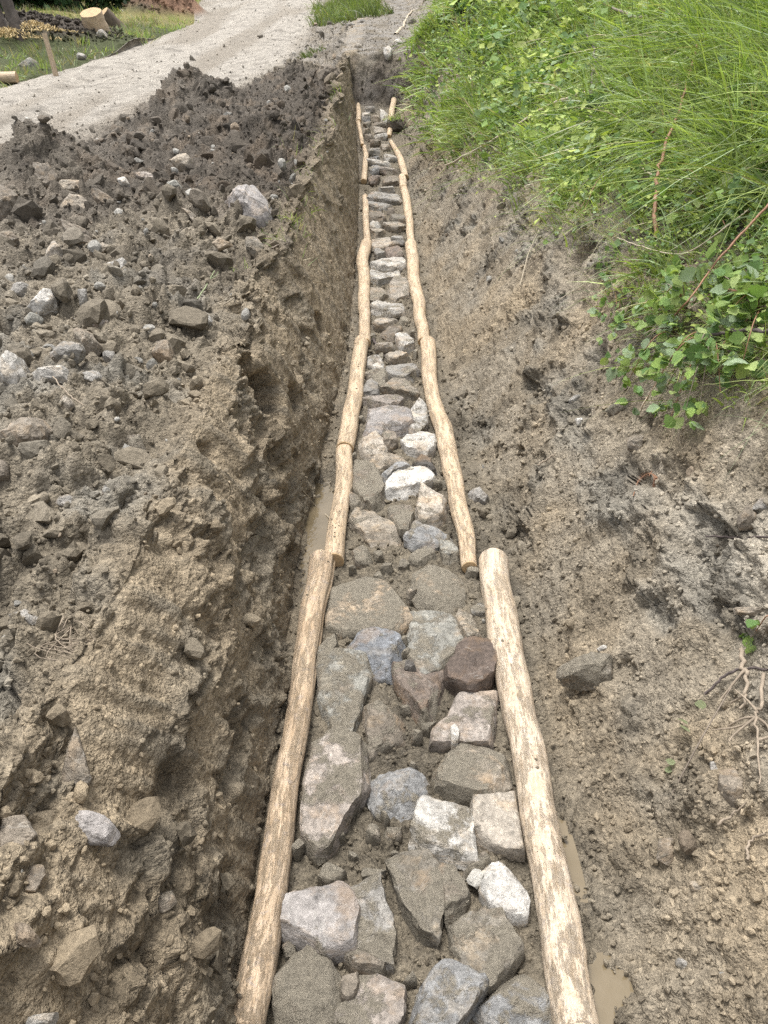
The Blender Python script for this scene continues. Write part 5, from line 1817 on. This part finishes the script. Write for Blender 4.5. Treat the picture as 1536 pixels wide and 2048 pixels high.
p, _ = ground_pt(112, 152)
dd = np.linalg.norm(p)
top = p + np.array([-.075, .05, .55])
pole_thing("wooden_stake", "pale leaning stake at the road edge", "stake", p - np.array([-.02, 0, .15]), top, .042, .036, M_WOOD_FAR, 8, seed=1)
p, _ = ground_pt(36, 165)
pole_thing("log", "pale cut log at the far left road edge", "log", p + np.array([0, 0, .06]), p + np.array([-1.9, -.15, .02]), .075, .085, M_WOOD_FAR, 16, seed=2)
p, _ = ground_pt(34, 70)
pole_thing("wooden_post", "dark weathered post, the taller one at upper left", "post", p + np.array([-.25, .1, -.2]), p + np.array([-.55, .2, .85]), .17, .14, M_POST, 12, "posts at upper left", .2, 3)
pole_thing("wooden_post", "dark weathered post, the shorter one with a pale top", "post", p + np.array([.12, -.1, -.2]), p + np.array([-.08, 0, .55]), .11, .10, M_POST, 12, "posts at upper left", .2, 4)
p, _ = ground_pt(195, 56)
pole_thing("tree_stump", "pale tree stump with flat sawn top beyond the road", "stump", p - np.array([0, 0, .1]), p + np.array([-.03, -.16, .24]), .23, .20, M_WOOD_FAR, 18, "stumps beyond the road", .04, 5)
p, _ = ground_pt(228, 56)
pole_thing("tree_stump", "tilted stump right of the flat-topped one", "stump", p - np.array([-.12, 0, .1]), p + np.array([-.16, -.2, .26]), .2, .18, M_BARK, 18, "stumps beyond the road", .04, 6)
# wood chips
r = np.random.default_rng(71)
cp_ = []
for (a, b) in [(70, 66), (22, 80)]:
    p, _ = ground_pt(a, b)
    for k_ in range(420):
        o_ = r.normal(size=2) * np.array([.34, .28])
        cp_.append(p + np.array([o_[0], o_[1], .02 + .17 * math.exp(-o_[0] ** 2 / .16 - o_[1] ** 2 / .09) * r.random() ** .3]))
cp_ = np.array(cp_)
shp, F = clod_shapes(0, 6, 72, .3)
n = len(cp_)
W = np.einsum('nij,nvj->nvi', rand_rot(r, n), shp[r.integers(0, 6, n)] * np.array([1.6, .5, .5])) * r.uniform(.012, .035, n)[:, None, None] + cp_[:, None]
me = mesh_np("wood_chips", W.reshape(-1, 3), (F[None] + (np.arange(n) * 12)[:, None, None]).reshape(-1, 3), 3, False)
link("wood_chips", me, M_CHIP, kind="stuff", label="fresh yellow wood chips around the dark posts", cat="wood chips")
# stones on the dark mound
for i, (poly, colr, label) in enumerate([
        ([(190, 75), (198, 61), (212, 62), (218, 74), (205, 80)], 'pale', "pale stone on top of the dark mound left of the road"),
        ([(36, 140), (42, 122), (62, 117), (78, 126), (82, 144), (60, 150)], 'green', "mossy round stone at the foot of the dark mound"),
        ([(150, 118), (160, 108), (172, 112), (172, 122), (158, 126)], 'grey', "grey stone low on the dark mound by the road")]):
    p, nr = hit(*np.mean(poly, 0))
    dep = p[1] * CP - p[2] * SP
    pl = ccw(np.array([((a - np.mean(poly, 0)[0]) * dep / FPX, -(b - np.mean(poly, 0)[1]) * dep / FPX) for a, b in poly]))
    me = rock_mesh("boulder", pl, .12, 3000 + i, n=20, prof=PROFILE_R)
    o = link("boulder", me, M_ROCK, label=label, cat="rock", group="loose stones along the trench")
    o.matrix_world = Matrix.Translation(p) @ Matrix.Rotation(math.radians(60), 4, 'X')
    o.color = tuple(PAL[colr]) + (.4,)

# earth clods heaped on the dark mound and brown pile so that they are not smooth
mw = vg * smooth(.10, .25, verge_z(X, y) - ground(y) - .05 * np.minimum(np.maximum(0, rl - X), 4))
scatter("mound_clods", 2600, [1] * len(KN), .015, .055, 1.5, 0, 15, "dark clods heaped on the mound beside the road", "soil", (.6, 1.4), extra=mw * (q < 1), power=0.6)

# sod at the joint of the far right poles
p, nr = hit(793, 262)
me = rock_mesh("sod", ccw([(-.16, -.08), (-.05, -.12), (.12, -.06), (.17, .06), (.02, .12), (-.13, .06)]), .09, 3100, n=24, prof=PROFILE_R, rough=2)
sod = link("sod", None, label="dark sod with a green tuft fallen at the last right pole", cat="sod", loc=tuple(p + np.array([.02, 0, .06])))
so = link("earth", me, M_ROCK, sod)
so.color = (.06, .05, .038, .0)
r = np.random.default_rng(81)
n = 90
d = np.array([-.1, -.1, .9]) + r.normal(size=(n, 3)) * .4
V, F, C = blades(r, r.normal(size=(n, 3)) * np.array([.05, .04, .01]) + np.array([-.04, -.02, .07]), d, r.uniform(.06, .14, n), np.full(n, .008), r.normal(size=(n, 3)) * .3 + np.array([0, 0, -.3]), greens(r, n))
me = mesh_np("tuft", V, F, 3)
attr_col(me, 'leaf', C)
link("tuft", me, M_GRASS, sod)

# trees and bushes behind the verge
def tree(name, label, x, y_, h, cr, seed, colr, nleaf=3200, group="trees behind the verge"):
    r_ = np.random.default_rng(seed)
    z_ = float(base_z(np.array([x]), np.array([y_]))[0])
    o = link(name, None, label=label, cat="tree", group=group, loc=(x, y_, z_ - .1))
    pa = catmull([(0, 0, 0), (r_.normal() * .1, r_.normal() * .1, h * .45), (r_.normal() * .25, r_.normal() * .25, h * .85)], 12)
    V, F, _ = tube(pa, np.linspace(.05 + h * .022, .03, 12), 10)
    link("trunk", mesh_np("trunk", V, F, 4), M_BARK, o)
    for k_ in range(6):
        s_ = r_.integers(3, 10)
        th = r_.uniform(0, 6.28)
        e_ = pa[s_] + np.array([math.cos(th) * cr * .7, math.sin(th) * cr * .7, h * .18])
        V, F, _ = tube(catmull([pa[s_], (pa[s_] + e_) / 2 + np.array([0, 0, .1]), e_], 6), np.linspace(.04, .012, 6), 6)
        link("limb", mesh_np("limb", V, F, 4), M_BARK, o)
    nc_ = 42
    cen = r_.normal(size=(nc_, 3))
    cen /= np.linalg.norm(cen, axis=1)[:, None]
    cen *= (r_.random(nc_) ** .45)[:, None] * np.array([cr, cr, h * .46])
    cen[:, 2] += h * (.52 if name == 'tree' else .42)
    ci = r_.integers(0, nc_, nleaf)
    p_ = cen[ci] + r_.normal(size=(nleaf, 3)) * cr * .17
    p_[:, 2] = np.maximum(p_[:, 2], .05)
    nz = r_.normal(size=(nleaf, 3)) + np.array([0, -.2, .5])
    nz /= np.linalg.norm(nz, axis=1)[:, None]
    a_ = np.cross(nz, r_.normal(size=(nleaf, 3)))
    a_ /= np.linalg.norm(a_, axis=1)[:, None]
    b_ = np.cross(nz, a_)
    s_ = r_.uniform(.07, .16, nleaf)[:, None]
    V = np.stack([p_ - a_ * s_, p_ + b_ * s_ * .5, p_ + a_ * s_, p_ - b_ * s_ * .5], 1).reshape(-1, 3)
    Fq = np.arange(nleaf * 4).reshape(-1, 4)
    me = mesh_np("crown", V, Fq, 4)
    cl_ = np.array(colr) * (r_.uniform(.6, 1.35, nc_)[ci] * r_.uniform(.8, 1.2, nleaf))[:, None]
    attr_col(me, 'leaf', np.repeat(cl_, 4, 0))
    link("crown", me, M_GRASS, o)


TR = [("bush", "dark green bush behind the dark posts", -11.6, 24.0, 2.6, 1.6, (.045, .085, .03)),
      ("bush", "dark bush with a gap behind the dry grass", -9.9, 24.0, 2.4, 1.3, (.032, .068, .024)),
      ("bush", "bluish green bush behind the two stumps", -8.2, 24.6, 2.6, 1.4, (.08, .15, .065)),
      ("bush", "mid green bush right of the stumps", -7.1, 25.6, 2.2, 1.1, (.07, .13, .045)),
      ("tree", "dark tree behind the bushes at upper left", -14.5, 28.5, 6.5, 2.4, (.035, .07, .022)),
      ("tree", "second dark tree behind the bushes", -10.0, 28.5, 7.0, 2.6, (.04, .08, .025)),
      ("bush", "small bush at the top edge left of the road", -7.3, 29.5, 1.8, 1.0, (.07, .12, .03)),
      ("tree", "tree farther up beside the road", -10.5, 37, 7.5, 2.8, (.045, .09, .028))]
for i, (nm, lab, x_, y_, h_, cr_, co_) in enumerate(TR):
    tree(nm, lab, x_, y_, h_, cr_, 400 + i, co_)
